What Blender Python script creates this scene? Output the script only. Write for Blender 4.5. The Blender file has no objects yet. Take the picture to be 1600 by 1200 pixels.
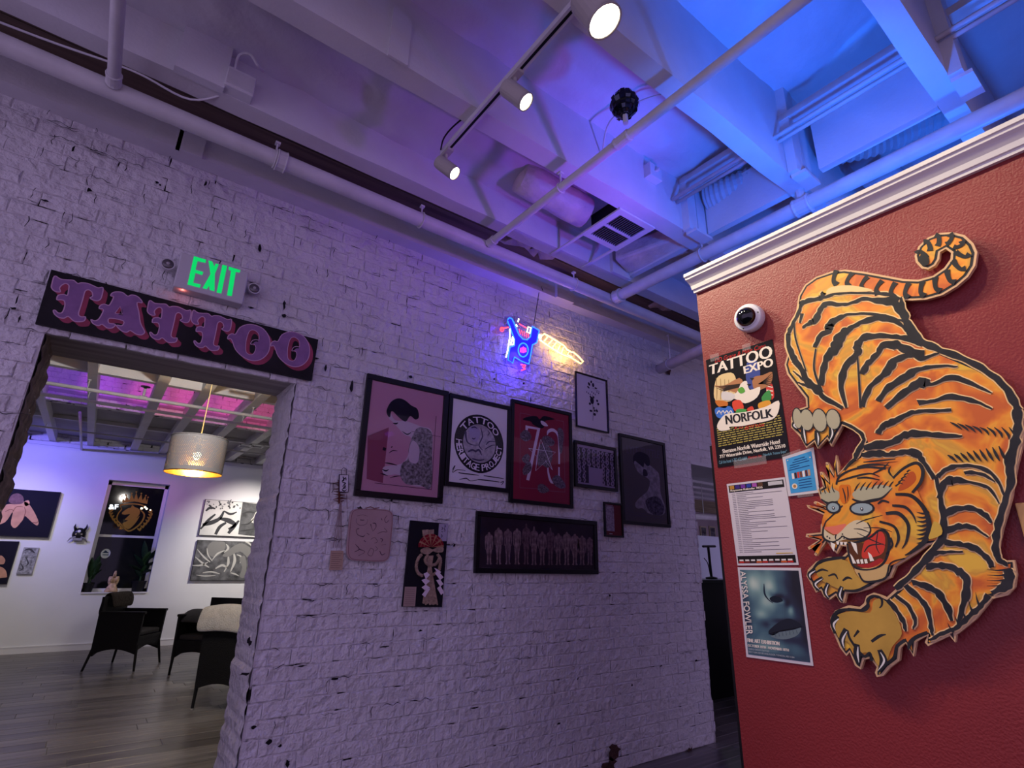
import bpy, bmesh, math, random
from math import sin, cos, pi, radians
from mathutils import Vector, Matrix
from mathutils.geometry import tessellate_polygon

scene = bpy.context.scene
COL = scene.collection

# ---------------------------------------------------------------- camera
H = 1.30                      # eye height
FPX = 844.9                   # focal length in pixels of the 1600 px wide frame
yaw, pitch, roll = 0.636885, 0.324535, 0.019727
fwd = Vector((sin(yaw)*cos(pitch), cos(yaw)*cos(pitch), sin(pitch)))
rgt = Vector((cos(yaw), -sin(yaw), 0))
upv = rgt.cross(fwd)
R2 = cos(roll)*rgt + sin(roll)*upv
U2 = -sin(roll)*rgt + cos(roll)*upv
cd = bpy.data.cameras.new('camera'); cam = bpy.data.objects.new('camera', cd); COL.objects.link(cam)
cd.sensor_width = 36; cd.lens = FPX/1600*36; cd.clip_start = 0.05; cd.clip_end = 100
cam.matrix_world = Matrix(((R2.x, U2.x, -fwd.x, 0), (R2.y, U2.y, -fwd.y, 0), (R2.z, U2.z, -fwd.z, H), (0, 0, 0, 1)))
scene.camera = cam
CAM = Vector((0, 0, H))

# ---------------------------------------------------------------- world, exposure, large lights
scene.view_settings.view_transform = 'Standard'
scene.view_settings.look = 'None'
scene.view_settings.exposure = 0.0
scene.view_settings.gamma = 1.0
scene.view_settings.use_curve_mapping = False
w = bpy.data.worlds.new('dim_room_glow'); scene.world = w; w.use_nodes = True
w.node_tree.nodes['Background'].inputs[0].default_value = (0.195, 0.150, 0.275, 1)
w.node_tree.nodes['Background'].inputs[1].default_value = 3.6

def lamp(name, kind, loc, color, power, aim=None, size=.1, spot=60, blend=.5):
    d = bpy.data.lights.new(name, kind); d.color = color; d.energy = power
    o = bpy.data.objects.new(name, d); COL.objects.link(o); o.location = loc
    if kind == 'AREA': d.size = size
    else: d.shadow_soft_size = size
    if kind == 'SPOT': d.spot_size = radians(spot); d.spot_blend = blend
    if aim is not None:
        o.rotation_euler = (Vector(aim)-Vector(loc)).to_track_quat('-Z', 'Y').to_euler()
    return o

# colour-wash floods that stand on the roof of the booth behind the red partition
FLOODS = [((2.12, 1.08, 2.52), (1.72, 2.12, 3.5), (.34, .07, 1.0), 40, 88),
          ((2.05, 0.62, 2.52), (2.4, 0.95, 3.4), (.012, .14, 1.0), 95, 130),
          ((3.35, 0.35, 2.52), (3.0, 0.55, 3.6), (.012, .16, 1.0), 55, 140)]
for p, a, c, e, s in FLOODS:
    lamp('booth_flood_light', 'SPOT', p, c, e, a, .05, s, 1.0)

# ---------------------------------------------------------------- pixel rays and planes
def ray(x, y):
    return R2*((x-800)/FPX) - U2*((y-600)/FPX) + fwd

class Plane:
    def __init__(s, o, u, v, n):
        s.o, s.u, s.v, s.n = Vector(o), Vector(u), Vector(v), Vector(n)
    def pix(s, x, y, c=0):
        r = ray(x, y); o = s.o + s.n*c
        t = (o-CAM).dot(s.n)/r.dot(s.n); p = CAM + r*t - o
        return (p.dot(s.u), p.dot(s.v))
    def at(s, a, b, c=0):
        return s.o + s.u*a + s.v*b + s.n*c
BW = Plane((0, 3, 0), (1, 0, 0), (0, 0, 1), (0, -1, 0))          # brick wall
RW = Plane((1.82, 0, 0), (0, -1, 0), (0, 0, 1), (-1, 0, 0))      # red partition
FARY = 10.88
FW = Plane((0, FARY, 0), (1, 0, 0), (0, 0, 1), (0, -1, 0))       # far gallery wall
def ony(x, y, Y):
    r = ray(x, y); return CAM + r*(Y/r.y)
def onz(x, y, z):
    r = ray(x, y); return CAM + r*((z-H)/r.z)

# ---------------------------------------------------------------- materials
def lin(c):
    return tuple((v/255/12.92 if v/255 <= .04045 else ((v/255+.055)/1.055)**2.4) for v in c)
MATS = {}
def mat(name, col, rough=.6, metal=0, var=0, scale=8, bump=0, bscale=40, emit=None, es=0, spec=.22, dark=None, dscale=14, dlo=.62, dhi=.7, coat=0, bdist=.01):
    """procedural surface: colour with noise variation, optional stains and fine relief; col is linear rgb"""
    if name in MATS: return MATS[name]
    m = bpy.data.materials.new(name); m.use_nodes = True; MATS[name] = m
    nt = m.node_tree; N = nt.nodes; L = nt.links; b = N['Principled BSDF']
    b.inputs['Base Color'].default_value = (*col, 1); b.inputs['Roughness'].default_value = rough
    b.inputs['Metallic'].default_value = metal; b.inputs['Specular IOR Level'].default_value = spec
    if coat: b.inputs['Coat Weight'].default_value = coat
    if emit is not None:
        b.inputs['Emission Color'].default_value = (*emit, 1); b.inputs['Emission Strength'].default_value = es
    tc = None
    def co():
        nonlocal tc
        if tc is None: tc = N.new('ShaderNodeNewGeometry')
        return tc.outputs['Position']
    if var:
        n = N.new('ShaderNodeTexNoise'); n.inputs['Scale'].default_value = scale; n.inputs['Detail'].default_value = 4
        L.new(co(), n.inputs['Vector'])
        r = N.new('ShaderNodeValToRGB'); r.color_ramp.elements[0].position = .3; r.color_ramp.elements[1].position = .7
        r.color_ramp.elements[0].color = (*[v*(1-var) for v in col], 1); r.color_ramp.elements[1].color = (*[min(1, v*(1+var)) for v in col], 1)
        L.new(n.outputs['Fac'], r.inputs['Fac']); out = r.outputs['Color']
        if dark is not None:
            n2 = N.new('ShaderNodeTexNoise'); n2.inputs['Scale'].default_value = dscale; n2.inputs['Detail'].default_value = 5
            L.new(co(), n2.inputs['Vector'])
            r2 = N.new('ShaderNodeValToRGB'); r2.color_ramp.elements[0].position = dlo; r2.color_ramp.elements[1].position = dhi
            L.new(n2.outputs['Fac'], r2.inputs['Fac'])
            mx = N.new('ShaderNodeMixRGB'); L.new(r2.outputs['Color'], mx.inputs['Fac']); L.new(out, mx.inputs['Color1'])
            mx.inputs['Color2'].default_value = (*dark, 1); out = mx.outputs['Color']
        L.new(out, b.inputs['Base Color'])
    if bump:
        n = N.new('ShaderNodeTexNoise'); n.inputs['Scale'].default_value = bscale; n.inputs['Detail'].default_value = 6
        L.new(co(), n.inputs['Vector'])
        bp = N.new('ShaderNodeBump'); bp.inputs['Strength'].default_value = bump; bp.inputs['Distance'].default_value = bdist
        L.new(n.outputs['Fac'], bp.inputs['Height']); L.new(bp.outputs['Normal'], b.inputs['Normal'])
    return m
def smat(rgb, rough=.7, **k):
    """plain ink or paint given as 0-255 sRGB"""
    return mat('ink_%d_%d_%d%s' % (*rgb, '' if not k else '_' + '_'.join(k)), lin(rgb), rough, **k)

def wood_mat(name, c1, c2, axis=0, rough=.5, sc=3):
    m = bpy.data.materials.new(name); m.use_nodes = True; MATS[name] = m
    nt = m.node_tree; N = nt.nodes; L = nt.links; b = N['Principled BSDF']; b.inputs['Roughness'].default_value = rough
    g = N.new('ShaderNodeNewGeometry'); mp = N.new('ShaderNodeMapping'); L.new(g.outputs['Position'], mp.inputs['Vector'])
    s = [14*sc]*3; s[axis] = sc*.6; mp.inputs['Scale'].default_value = s
    oi = N.new('ShaderNodeObjectInfo'); mp2 = N.new('ShaderNodeVectorMath'); mp2.operation = 'ADD'
    L.new(mp.outputs['Vector'], mp2.inputs[0]); L.new(oi.outputs['Random'], mp2.inputs[1])
    n = N.new('ShaderNodeTexNoise'); n.inputs['Scale'].default_value = 1; n.inputs['Detail'].default_value = 5; L.new(mp2.outputs[0], n.inputs['Vector'])
    ad = N.new('ShaderNodeMath'); ad.operation = 'MULTIPLY_ADD'; ad.inputs[1].default_value = .3; L.new(oi.outputs['Random'], ad.inputs[0])
    su = N.new('ShaderNodeMath'); su.operation = 'ADD'; su.inputs[1].default_value = -.15; L.new(n.outputs['Fac'], su.inputs[0]); L.new(su.outputs[0], ad.inputs[2])
    r = N.new('ShaderNodeValToRGB'); r.color_ramp.elements[0].position = .25; r.color_ramp.elements[1].position = .75
    r.color_ramp.elements[0].color = (*c1, 1); r.color_ramp.elements[1].color = (*c2, 1)
    L.new(ad.outputs[0], r.inputs['Fac']); L.new(r.outputs['Color'], b.inputs['Base Color'])
    return m

def glass_mat():
    m = bpy.data.materials.new('picture_glass'); m.use_nodes = True; nt = m.node_tree; N = nt.nodes; L = nt.links
    for n in list(N):
        if n.type != 'OUTPUT_MATERIAL': N.remove(n)
    t = N.new('ShaderNodeBsdfTransparent'); g = N.new('ShaderNodeBsdfGlossy'); g.inputs['Roughness'].default_value = .02
    fr = N.new('ShaderNodeFresnel'); fr.inputs['IOR'].default_value = 1.22
    mx = N.new('ShaderNodeMixShader'); L.new(fr.outputs[0], mx.inputs[0]); L.new(t.outputs[0], mx.inputs[1]); L.new(g.outputs[0], mx.inputs[2])
    L.new(mx.outputs[0], N['Material Output'].inputs['Surface']); return m
GLASS = glass_mat()

# ---------------------------------------------------------------- mesh building
def catmull(pts, n=6, closed=False):
    out = []; m = len(pts)
    rng = range(m) if closed else range(m-1)
    for i in rng:
        if closed: p = [pts[(i+k-1) % m] for k in range(4)]
        else: p = [pts[max(0, i-1)], pts[i], pts[i+1], pts[min(m-1, i+2)]]
        for j in range(n):
            t = j/n; q = []
            for a, b, c, d in zip(*p):
                q.append(.5*((2*b)+(-a+c)*t+(2*a-5*b+4*c-d)*t*t+(-a+3*b-3*c+d)*t**3))
            out.append(tuple(q))
    if not closed: out.append(tuple(pts[-1]))
    return out

class MB:
    def __init__(s): s.v = []; s.f = []; s.m = []; s.mats = []
    def mi(s, m):
        if m is None: return 0
        if m not in s.mats: s.mats.append(m)
        return s.mats.index(m)
    def add(s, vs, fs, m=None):
        o = len(s.v); s.v += [tuple(v) for v in vs]; k = s.mi(m)
        for f in fs: s.f.append([i+o for i in f]); s.m.append(k)
        return s
    def box(s, lo, hi, m=None, M=None):
        x0, y0, z0 = lo; x1, y1, z1 = hi
        vs = [Vector(p) for p in ((x0,y0,z0),(x1,y0,z0),(x1,y1,z0),(x0,y1,z0),(x0,y0,z1),(x1,y0,z1),(x1,y1,z1),(x0,y1,z1))]
        if M is not None: vs = [M @ v for v in vs]
        return s.add(vs, [(3,2,1,0),(4,5,6,7),(0,1,5,4),(1,2,6,5),(2,3,7,6),(3,0,4,7)], m)
    def tube(s, pts, r, n=10, m=None, cap=True, closed=False):
        """round bar along 3-D points; r number or list"""
        pts = [Vector(p) for p in pts]; k = len(pts); rs = r if isinstance(r, (list, tuple)) else [r]*k
        vs = []; prev = None
        for i, p in enumerate(pts):
            if closed: d = pts[(i+1) % k]-pts[i-1]
            else: d = pts[min(k-1, i+1)]-pts[max(0, i-1)]
            d.normalize()
            if prev is None:
                a = Vector((0,0,1)) if abs(d.z) < .9 else Vector((1,0,0)); a = (a-d*a.dot(d)).normalized()
            else: a = (prev-d*prev.dot(d)).normalized()
            prev = a; b = d.cross(a)
            for j in range(n):
                t = 2*pi*j/n; vs.append(p+(a*cos(t)+b*sin(t))*rs[i])
        fs = []
        for i in range(k if closed else k-1):
            for j in range(n):
                q = (i+1) % k
                fs.append((i*n+j, i*n+(j+1) % n, q*n+(j+1) % n, q*n+j))
        if cap and not closed: fs += [tuple(range(n))[::-1], tuple(range((k-1)*n, k*n))]
        return s.add(vs, fs, m)
    def lathe(s, prof, o, axis=(0,0,1), n=20, m=None, sx=1, sy=1, cap=(True, True)):
        ax = Vector(axis).normalized(); a = Vector((1,0,0)) if abs(ax.x) < .9 else Vector((0,1,0)); a = (a-ax*a.dot(ax)).normalized(); b = ax.cross(a)
        vs = []
        for r, h in prof:
            for j in range(n):
                t = 2*pi*j/n; vs.append(Vector(o)+ax*h+a*(r*cos(t)*sx)+b*(r*sin(t)*sy))
        fs = [(i*n+j, i*n+(j+1) % n, (i+1)*n+(j+1) % n, (i+1)*n+j) for i in range(len(prof)-1) for j in range(n)]
        if cap[0]: fs.append(tuple(range(n))[::-1])
        if cap[1]: fs.append(tuple(range((len(prof)-1)*n, len(prof)*n)))
        return s.add(vs, fs, m)
    def ball(s, o, r, m=None, n=12, k=8, sc=(1,1,1), M=None):
        o = Vector(o); vs = []; 
        for i in range(k+1):
            for j in range(n):
                p = Vector((sin(pi*i/k)*cos(2*pi*j/n)*r*sc[0], sin(pi*i/k)*sin(2*pi*j/n)*r*sc[1], cos(pi*i/k)*r*sc[2]))
                vs.append(o+(M @ p if M is not None else p))
        return s.add(vs, [(i*n+j, (i+1)*n+j, (i+1)*n+(j+1) % n, i*n+(j+1) % n) for i in range(k) for j in range(n)], m)
    # ---- flat drawing on a plane: points are (a, b) plane coordinates
    def poly(s, pl, pts, c, m):
        vs = [pl.at(a, b, c) for a, b in pts]
        tri = tessellate_polygon([[Vector((a, b, 0)) for a, b in pts]])
        nn = []
        for t in tri:
            (x0,y0),(x1,y1),(x2,y2) = [pts[i] for i in t]
            nn.append(t if (x1-x0)*(y2-y0)-(x2-x0)*(y1-y0) > 0 else t[::-1])
        flip = pl.u.cross(pl.v).dot(pl.n) < 0
        return s.add(vs, [t[::-1] if flip else t for t in nn], m)
    def stroke(s, pl, pts, c, m, n=5, smooth=True):
        """tapered brush stroke: points (a, b, width)"""
        p = catmull(pts, n) if smooth and len(pts) > 2 else pts
        L_, R_ = [], []
        for i, (a, b, wd) in enumerate(p):
            q0 = p[max(0, i-1)]; q1 = p[min(len(p)-1, i+1)]; dx, dy = q1[0]-q0[0], q1[1]-q0[1]; d = math.hypot(dx, dy) or 1
            wd = max(wd, 1e-5)
            L_.append(pl.at(a-dy/d*wd/2, b+dx/d*wd/2, c)); R_.append(pl.at(a+dy/d*wd/2, b-dx/d*wd/2, c))
        k = len(p); return s.add(L_+R_, [(i, i+1, k+i+1, k+i) for i in range(k-1)], m)
    def disc(s, pl, a, b, ra, rb, c, m, n=16, rot=0):
        return s.poly(pl, [(a+ra*cos(t)*cos(rot)-rb*sin(t)*sin(rot), b+ra*cos(t)*sin(rot)+rb*sin(t)*cos(rot)) for t in [2*pi*i/n for i in range(n)]], c, m)
    def rect(s, pl, a0, b0, a1, b1, c, m): return s.poly(pl, [(a0,b0),(a1,b0),(a1,b1),(a0,b1)], c, m)
    def prism(s, pl, pts, c0, c1, m):
        n = len(pts); s.poly(pl, pts, c1, m)
        vs = [pl.at(a,b,c0) for a,b in pts]+[pl.at(a,b,c1) for a,b in pts]
        return s.add(vs, [(i, (i+1) % n, n+(i+1) % n, n+i) for i in range(n)], m)
    def slab(s, pl, a0, b0, a1, b1, c0, c1, m=None):
        vs = [pl.at(a,b,c) for c in (c0,c1) for a,b in ((a0,b0),(a1,b0),(a1,b1),(a0,b1))]
        return s.add(vs, [(3,2,1,0),(4,5,6,7),(0,1,5,4),(1,2,6,5),(2,3,7,6),(3,0,4,7)], m)
    def build(s, name, m=None, parent=None, smooth=False, local=False, bevel=0, flip=False, kind=None):
        me = bpy.data.meshes.new(name)
        o = bpy.data.objects.new(name, me); COL.objects.link(o)
        vs = [Vector(v) for v in s.v]
        if parent is not None:
            o.parent = parent
            if not local: vs = [v-WORLD[parent.name] for v in vs]
            WORLD[o.name] = WORLD[parent.name] if not local else Vector()
        elif not local:
            c = Vector(((min(v.x for v in vs)+max(v.x for v in vs))/2, (min(v.y for v in vs)+max(v.y for v in vs))/2, min(v.z for v in vs)))
            o.location = c; vs = [v-c for v in vs]; WORLD[o.name] = c
        else: WORLD[o.name] = Vector()
        me.from_pydata(vs, [], s.f)
        for mm in (s.mats or [m]): me.materials.append(mm)
        if s.mats: me.polygons.foreach_set('material_index', s.m)
        if smooth: me.polygons.foreach_set('use_smooth', [True]*len(me.polygons))
        me.update()
        if bevel:
            b = o.modifiers.new('soft_edges', 'BEVEL'); b.width = bevel; b.segments = 2; b.limit_method = 'ANGLE'
        if kind: o['kind'] = kind
        return o
WORLD = {}
def thing(name, label, cat, loc, group=None, rz=0):
    o = bpy.data.objects.new(name, None); COL.objects.link(o); o.location = loc; o.rotation_euler.z = rz
    o.empty_display_size = .05; WORLD[o.name] = Vector(loc)
    o['label'] = label; o['category'] = cat
    if group: o['group'] = group
    return o
def tag(o, label, cat, group=None):
    o['label'] = label; o['category'] = cat
    if group: o['group'] = group
    return o
def struct(o, label=None):
    o['kind'] = 'structure'
    if label: o['label'] = label
    return o

def text_geo(s, italic=False):
    cu = bpy.data.curves.new('t', 'FONT'); cu.body = s; cu.resolution_u = 3; cu.shear = .3 if italic else 0
    ob = bpy.data.objects.new('t', cu); COL.objects.link(ob)
    dg = bpy.context.evaluated_depsgraph_get(); me = ob.evaluated_get(dg).to_mesh()
    v = [(p.co.x, p.co.y) for p in me.vertices]; f = [tuple(p.vertices) for p in me.polygons]
    ob.evaluated_get(dg).to_mesh_clear(); bpy.data.objects.remove(ob); bpy.data.curves.remove(cu)
    return v, f
def text_fit(mb, pl, s, corners, c, m, italic=False, bold=0):
    """lettering fitted into a quadrilateral of plane coordinates (bl, br, tr, tl)"""
    v, f = text_geo(s, italic)
    if not v: return
    x0 = min(p[0] for p in v); x1 = max(p[0] for p in v); y0 = min(p[1] for p in v); y1 = max(p[1] for p in v)
    bl, br, tr, tl = [Vector(p) for p in corners]
    def put(x, y):
        u = (x-x0)/(x1-x0); t = (y-y0)/(y1-y0); q = (bl*(1-u)+br*u)*(1-t)+(tl*(1-u)+tr*u)*t; return q
    P = [put(*p) for p in v]
    flip = pl.u.cross(pl.v).dot(pl.n) < 0
    offs = [(0, 0)] + ([(bold, 0), (-bold, 0)] if bold else [])
    for i, (dx, dy) in enumerate(offs):
        mb.add([pl.at(p.x+dx, p.y+dy, c+i*2e-5) for p in P], [q[::-1] if flip else q for q in f], m)
# ================================================================ STRUCTURE
rnd = random.Random(7)
PAINT = mat('white_paint_brick', (.66, .64, .66), .55, var=.08, scale=5, bump=1.0, bscale=22, bdist=.03)
MORTAR = mat('painted_mortar', (.60, .58, .60), .7, var=.08, scale=6, bump=.8, bscale=45, dark=(.012, .008, .008), dscale=9, dlo=.57, dhi=.63)
HOLE = mat('bare_dark_brick', (.07, .035, .028), .9, var=.5, scale=30, bump=1, bscale=60)
WHITE = mat('white_paint_wood', (.62, .61, .63), .5, var=.06, scale=4, bump=.12, bscale=60)
FILM = mat('insulation_film', (.60, .60, .63), .34, var=.08, scale=3, bump=.8, bscale=12)
PLASTER = mat('white_plaster', (.74, .74, .75), .6, var=.03, scale=2, bump=.05, bscale=90)
REDP = mat('red_satin_paint', (.225, .021, .021), .42, var=.06, scale=3, bump=.22, bscale=160, spec=.38)
BLACK = mat('black_paint', (.006, .006, .007), .45)
DARKWOOD = wood_mat('old_dark_deck', (.04, .026, .02), (.15, .10, .07), 0, .8, 2)
STEEL = mat('painted_pipe', (.56, .55, .56), .38, var=.08, scale=9, bump=.06, bscale=70)
GREYDECK = mat('grey_deck', (.36, .35, .36), .8, var=.12, scale=3, bump=.15, bscale=30)

# ---- brick wall with two doorways
DL, DR, DT = -.35, .735, H+.962
D2L, D2R, D2T = 4.30, 5.45, H+.945
WX0, WX1, WTOP = -2.2, 6.6, 3.72
mb = MB()
for x0, x1, z0, z1 in ((WX0, DL, 0, WTOP), (DL, DR, DT, WTOP), (DR, D2L, 0, WTOP), (D2L, D2R, D2T, WTOP), (D2R, WX1, 0, WTOP)):
    mb.box((x0, 3.0062, z0), (x1, 3.40, z1))
wall_back = struct(mb.build('wall_back', MORTAR), 'white painted brick wall with a doorway cut through it')

def brick_mesh(L_, Hh, seed):
    r = random.Random(seed); b = .005
    nx, nz = 4, 3
    vs = []; 
    for k in range(nz):
        for i in range(nx):
            x = -L_/2+b+(L_-2*b)*i/(nx-1)+r.uniform(-.003, .003); z = -Hh/2+b+(Hh-2*b)*k/(nz-1)+r.uniform(-.003, .003)
            vs.append((x, -.0095+r.uniform(-.0022, .0022), z))
    ring = [k for k in range(nx)]+[nx*(j+1)-1 for j in range(1, nz)]+[nx*(nz-1)+i for i in range(nx-2, -1, -1)]+[nx*j for j in range(nz-2, 0, -1)]
    o = len(vs); n = len(ring)
    for q in ring:
        x, y, z = vs[q]
        vs.append((max(-L_/2, min(L_/2, x*1.0+math.copysign(b*.9, x) if abs(x) > L_/2-2*b-.004 else x)), -.0072+r.uniform(-.0012, .0012), z+math.copysign(b*.9, z) if abs(z) > Hh/2-2*b-.004 else z))
    for q in range(n):
        x, y, z = vs[o+q]; vs.append((x, .012, z))
    fs = [(k*nx+i, k*nx+i+1, (k+1)*nx+i+1, (k+1)*nx+i) for k in range(nz-1) for i in range(nx-1)]
    fs += [(ring[(q+1) % n], ring[q], o+q, o+(q+1) % n) for q in range(n)]
    fs += [(o+(q+1) % n, o+q, o+n+q, o+n+(q+1) % n) for q in range(n)]
    return vs, fs
COURSE, BL = .0745, .214
variants = []
for k in range(10):
    vs, fs = brick_mesh(BL-.0025, COURSE-.002, k); me = bpy.data.meshes.new('brick'); me.from_pydata(vs, [], fs); me.materials.append(PAINT); me.update(); variants.append((me, vs, fs))
def spans(z):
    s = [(WX0, WX1)]
    def cut(s, a, b):
        o = []
        for x0, x1 in s:
            if b <= x0 or a >= x1: o.append((x0, x1)); continue
            if a > x0: o.append((x0, a))
            if b < x1: o.append((b, x1))
        return o
    if z < DT: s = cut(s, DL+rnd.uniform(-.012, .004), DR+rnd.uniform(-.004, .014))
    if z < D2T: s = cut(s, D2L+rnd.uniform(-.008, .02), D2R)
    return s
bricks = []
ncourse = int(WTOP/COURSE)
for ci in range(ncourse):
    z = (ci+.5)*COURSE
    for x0, x1 in spans(z):
        x = WX0+(ci % 2)*BL/2-BL+rnd.uniform(-.01, .01)
        head = ci % 6 == 5
        while x < x1:
            ln = BL*(.5 if head else 1)*rnd.uniform(.96, 1.04); a, b = max(x, x0), min(x+ln, x1)
            if b-a > .03: bricks.append(((a+b)/2, z, (b-a)))
            x += ln
def proj(p):
    d = p-CAM; zc = d.dot(fwd)
    return (800+FPX*d.dot(R2)/zc, 600-FPX*d.dot(U2)/zc, zc) if zc > .05 else (-999, -999, 1)
def px_area(x, z, ln):
    u, v, zc = proj(Vector((x, 3, z)))
    if not (-20 < u < 1620 and -20 < v < 1220) or z > H+2.02: return 0
    d = Vector((x, 3, z-H)); return ln*COURSE*3/d.length**3
order = sorted(range(len(bricks)), key=lambda i: -px_area(*bricks[i]))
rest = MB()
for rank, i in enumerate(order):
    x, z, ln = bricks[i]; k = rnd.randrange(10); me, vs, fs = variants[k]
    sx = ln/BL; dy = rnd.uniform(-.003, .0015); tilt = rnd.uniform(-.02, .02)
    if rank < 300:
        o = bpy.data.objects.new('brick', me); COL.objects.link(o); o.parent = wall_back
        o.location = Vector((x, 3.011+dy, z))-WORLD['wall_back']; o.scale = (sx, 1, 1); o.rotation_euler = (0, tilt, 0)
    else:
        rest.add([(x+v[0]*sx, 3.011+dy+v[1], z+v[2]+v[0]*tilt) for v in vs], fs)
rest.build('bricks', PAINT, wall_back, kind='stuff')

# jambs and soffit of the doorways: rough, course by course
def reveal(name, x, face, z1, m, amp, y0=2.995, y1=3.40, bare=None):
    r = random.Random(int(x*100)); mb = MB(); n = int(z1/COURSE*3); ny = 9; vs = []
    offs = [r.uniform(-amp, amp) for _ in range(200)]; back = [r.uniform(-amp*1.6, amp*1.6) for _ in range(200)]
    for k in range(n+1):
        z = z1*k/n; ci = int(z/COURSE); fr = (z/COURSE) % 1
        groove = -.006 if min(fr, 1-fr) < .12 else 0
        for j in range(ny):
            t = j/(ny-1); y = y0+(y1-y0)*t+(back[ci] if j == ny-1 else 0)
            vs.append((x+face*(.012+groove+offs[ci]*(.4+.6*t)+r.uniform(-.003, .003)), y, z))
        vs.append((x-face*.03, y1+back[ci]*.5, z))
    ny += 1
    fs = [(k*ny+j, k*ny+j+1, (k+1)*ny+j+1, (k+1)*ny+j) for k in range(n) for j in range(ny-1)]
    if face < 0: fs = [f[::-1] for f in fs]
    mb.add(vs, fs); return mb.build(name, m, wall_back)
BARE = mat('bare_timber_jamb', (.20, .155, .135), .85, var=.45, scale=14, bump=.8, bscale=30)
reveal('jamb', DR, -1, DT, PAINT, .008)
reveal('jamb', DL, 1, DT, BARE, .008)
reveal('jamb', D2L, -1, D2T, PAINT, .006)
MB().box((DL-.03, 3.012, DT-.004), (DR+.03, 3.41, DT+.03)).build('lintel', wood_mat('weathered_lintel', (.30, .27, .26), (.55, .51, .50), 0, .8, 2), wall_back)
MB().box((D2L-.02, 2.998, D2T-.02), (D2R+.03, 3.41, D2T+.01)).build('lintel', WHITE, wall_back)
# broken places where bare brick shows, and chipped joints
def blob(pl, x, y, rx, ry, seed, n=13):
    r = random.Random(seed); a, b = pl.pix(x, y); return [(a+rx*cos(2*pi*i/n)*r.uniform(.35, 1.2), b+ry*sin(2*pi*i/n)*r.uniform(.35, 1.2)) for i in range(n)]
for i, (x, y, rx, ry) in enumerate(((957, 1172, .062, .055), (950, 1195, .085, .05), (1076, 1178, .05, .06), (1082, 1197, .06, .05), (1040, 574, .06, .085))):
    MB().poly(BW, blob(BW, x, y, rx, ry, i), .016, HOLE).build('broken_brick_patch', HOLE, wall_back)
chips = [(443,478,.01,.03),(443,495,.016,.012),(548,605,.012,.035),(507,575,.008,.03),(493,561,.022,.006),(30,455,.03,.004),(27,470,.004,.028),(22,484,.014,.008),(31,500,.006,.02),(405,390,.012,.035),(364,405,.008,.028),(390,482,.02,.006),(708,852,.012,.012),(816,600,.008,.02),(827,625,.006,.03),(938,688,.006,.025),(1055,712,.006,.01),(1038,675,.005,.03),(770,593,.012,.012),(640,590,.02,.01),(394,1135,.014,.012),(418,1158,.016,.014),(436,1164,.01,.008),(448,1191,.014,.018),(382,1052,.03,.008),(388,1002,.012,.02),(470,1040,.03,.004),(610,782,.012,.012),(140,300,.012,.016),(70,316,.014,.008),(320,290,.008,.02),(115,236,.006,.025),(245,288,.012,.008),(250,292,.006,.014),(560,795,.016,.016),(900,1060,.01,.008),(1030,1040,.02,.006),(985,1070,.012,.01),(950,930,.012,.012),(1085,1032,.02,.01),(740,1105,.03,.006),(655,985,.02,.006),(520,1060,.03,.006),(600,1010,.03,.005),(870,1130,.02,.006)]
for i, (x, y, rx, ry) in enumerate(chips):
    MB().poly(BW, blob(BW, x, y, rx, ry, 90+i, 9), .0165, BLACK).build('chipped_joint', BLACK, wall_back)
# hairline cracks in the paint that follow the joints
CR = MB(); r = random.Random(3)
for i in range(800):
    ci = r.randrange(8, ncourse-3); x = r.uniform(-.8, 4.2); z = ci*COURSE+r.uniform(-.006, .006)
    if DL-.05 < x < DR+.05 and z < DT+.05: continue
    if x > 2.6 and r.random() < .5: continue
    n = r.randrange(3, 8); pts = []
    for k in range(n): pts.append((x+k*.022, z+r.uniform(-.009, .009), r.uniform(.0006, .0036)**1.0*(1 if 0 < k < n-1 else .2)))
    if r.random() < .4:
        pts = [(x+r.uniform(-.006, .006), z-k*.018, r.uniform(.001, .004)) for k in range(4)]
    CR.stroke(BW, pts, .0155, BLACK, 2)
CR.build('paint_cracks', BLACK, wall_back, kind='stuff')

# ---- red partition with crown moulding and the booth behind it
PX, PY1, PTOP = 1.82, 1.172, H+1.10
wall_right = struct(MB().box((PX, -3.2, 0), (PX+.11, PY1, PTOP)).build('wall_right', REDP), 'dark red satin partition wall')
cp = [(0, 0), (-.012, 0), (-.014, .012), (-.020, .014), (-.024, .030), (-.036, .046), (-.046, .054), (-.047, .064), (-.053, .066), (-.053, .080), (0, .080)]
mb = MB(); n = len(cp); vs = []
for yy, ex in ((-3.2, 0), (PY1, 1)):
    vs += [(PX+x, yy-ex*x*.35, PTOP-.004+z) for x, z in cp]
mb.add(vs, [(i, (i+1) % n, n+(i+1) % n, n+i) for i in range(n)]+[tuple(range(n)), tuple(range(n, 2*n))[::-1]])
CREAM = mat('cream_gloss_trim', (.80, .77, .72), .3)
struct(mb.build('trim_1', CREAM), 'cream crown moulding along the top of the red partition')
mb = MB().box((PX+.004, PY1, 0), (PX+.016, PY1+.012, H+.45)); struct(mb.build('trim_2', BLACK), 'thin black edge strip on the end of the red partition')
mb = MB().box((PX+.11, PY1-.1, 0), (4.1, PY1, PTOP)).box((PX+.11, -3.2, PTOP-.04), (4.1, PY1-.1, PTOP)); struct(mb.build('wall_booth', REDP), 'side and roof of the booth behind the red partition')

struct(MB().box((8.4, -4.5, 0), (8.5, 3.4, 3.6)).build('wall_reflection_block', mat('dim_grey_wall', (.22, .20, .24), .8)), 'unseen end wall added to dim reflections in the framed prints')  # unseen wall, added to cut bright background reflections in the picture glass
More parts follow.
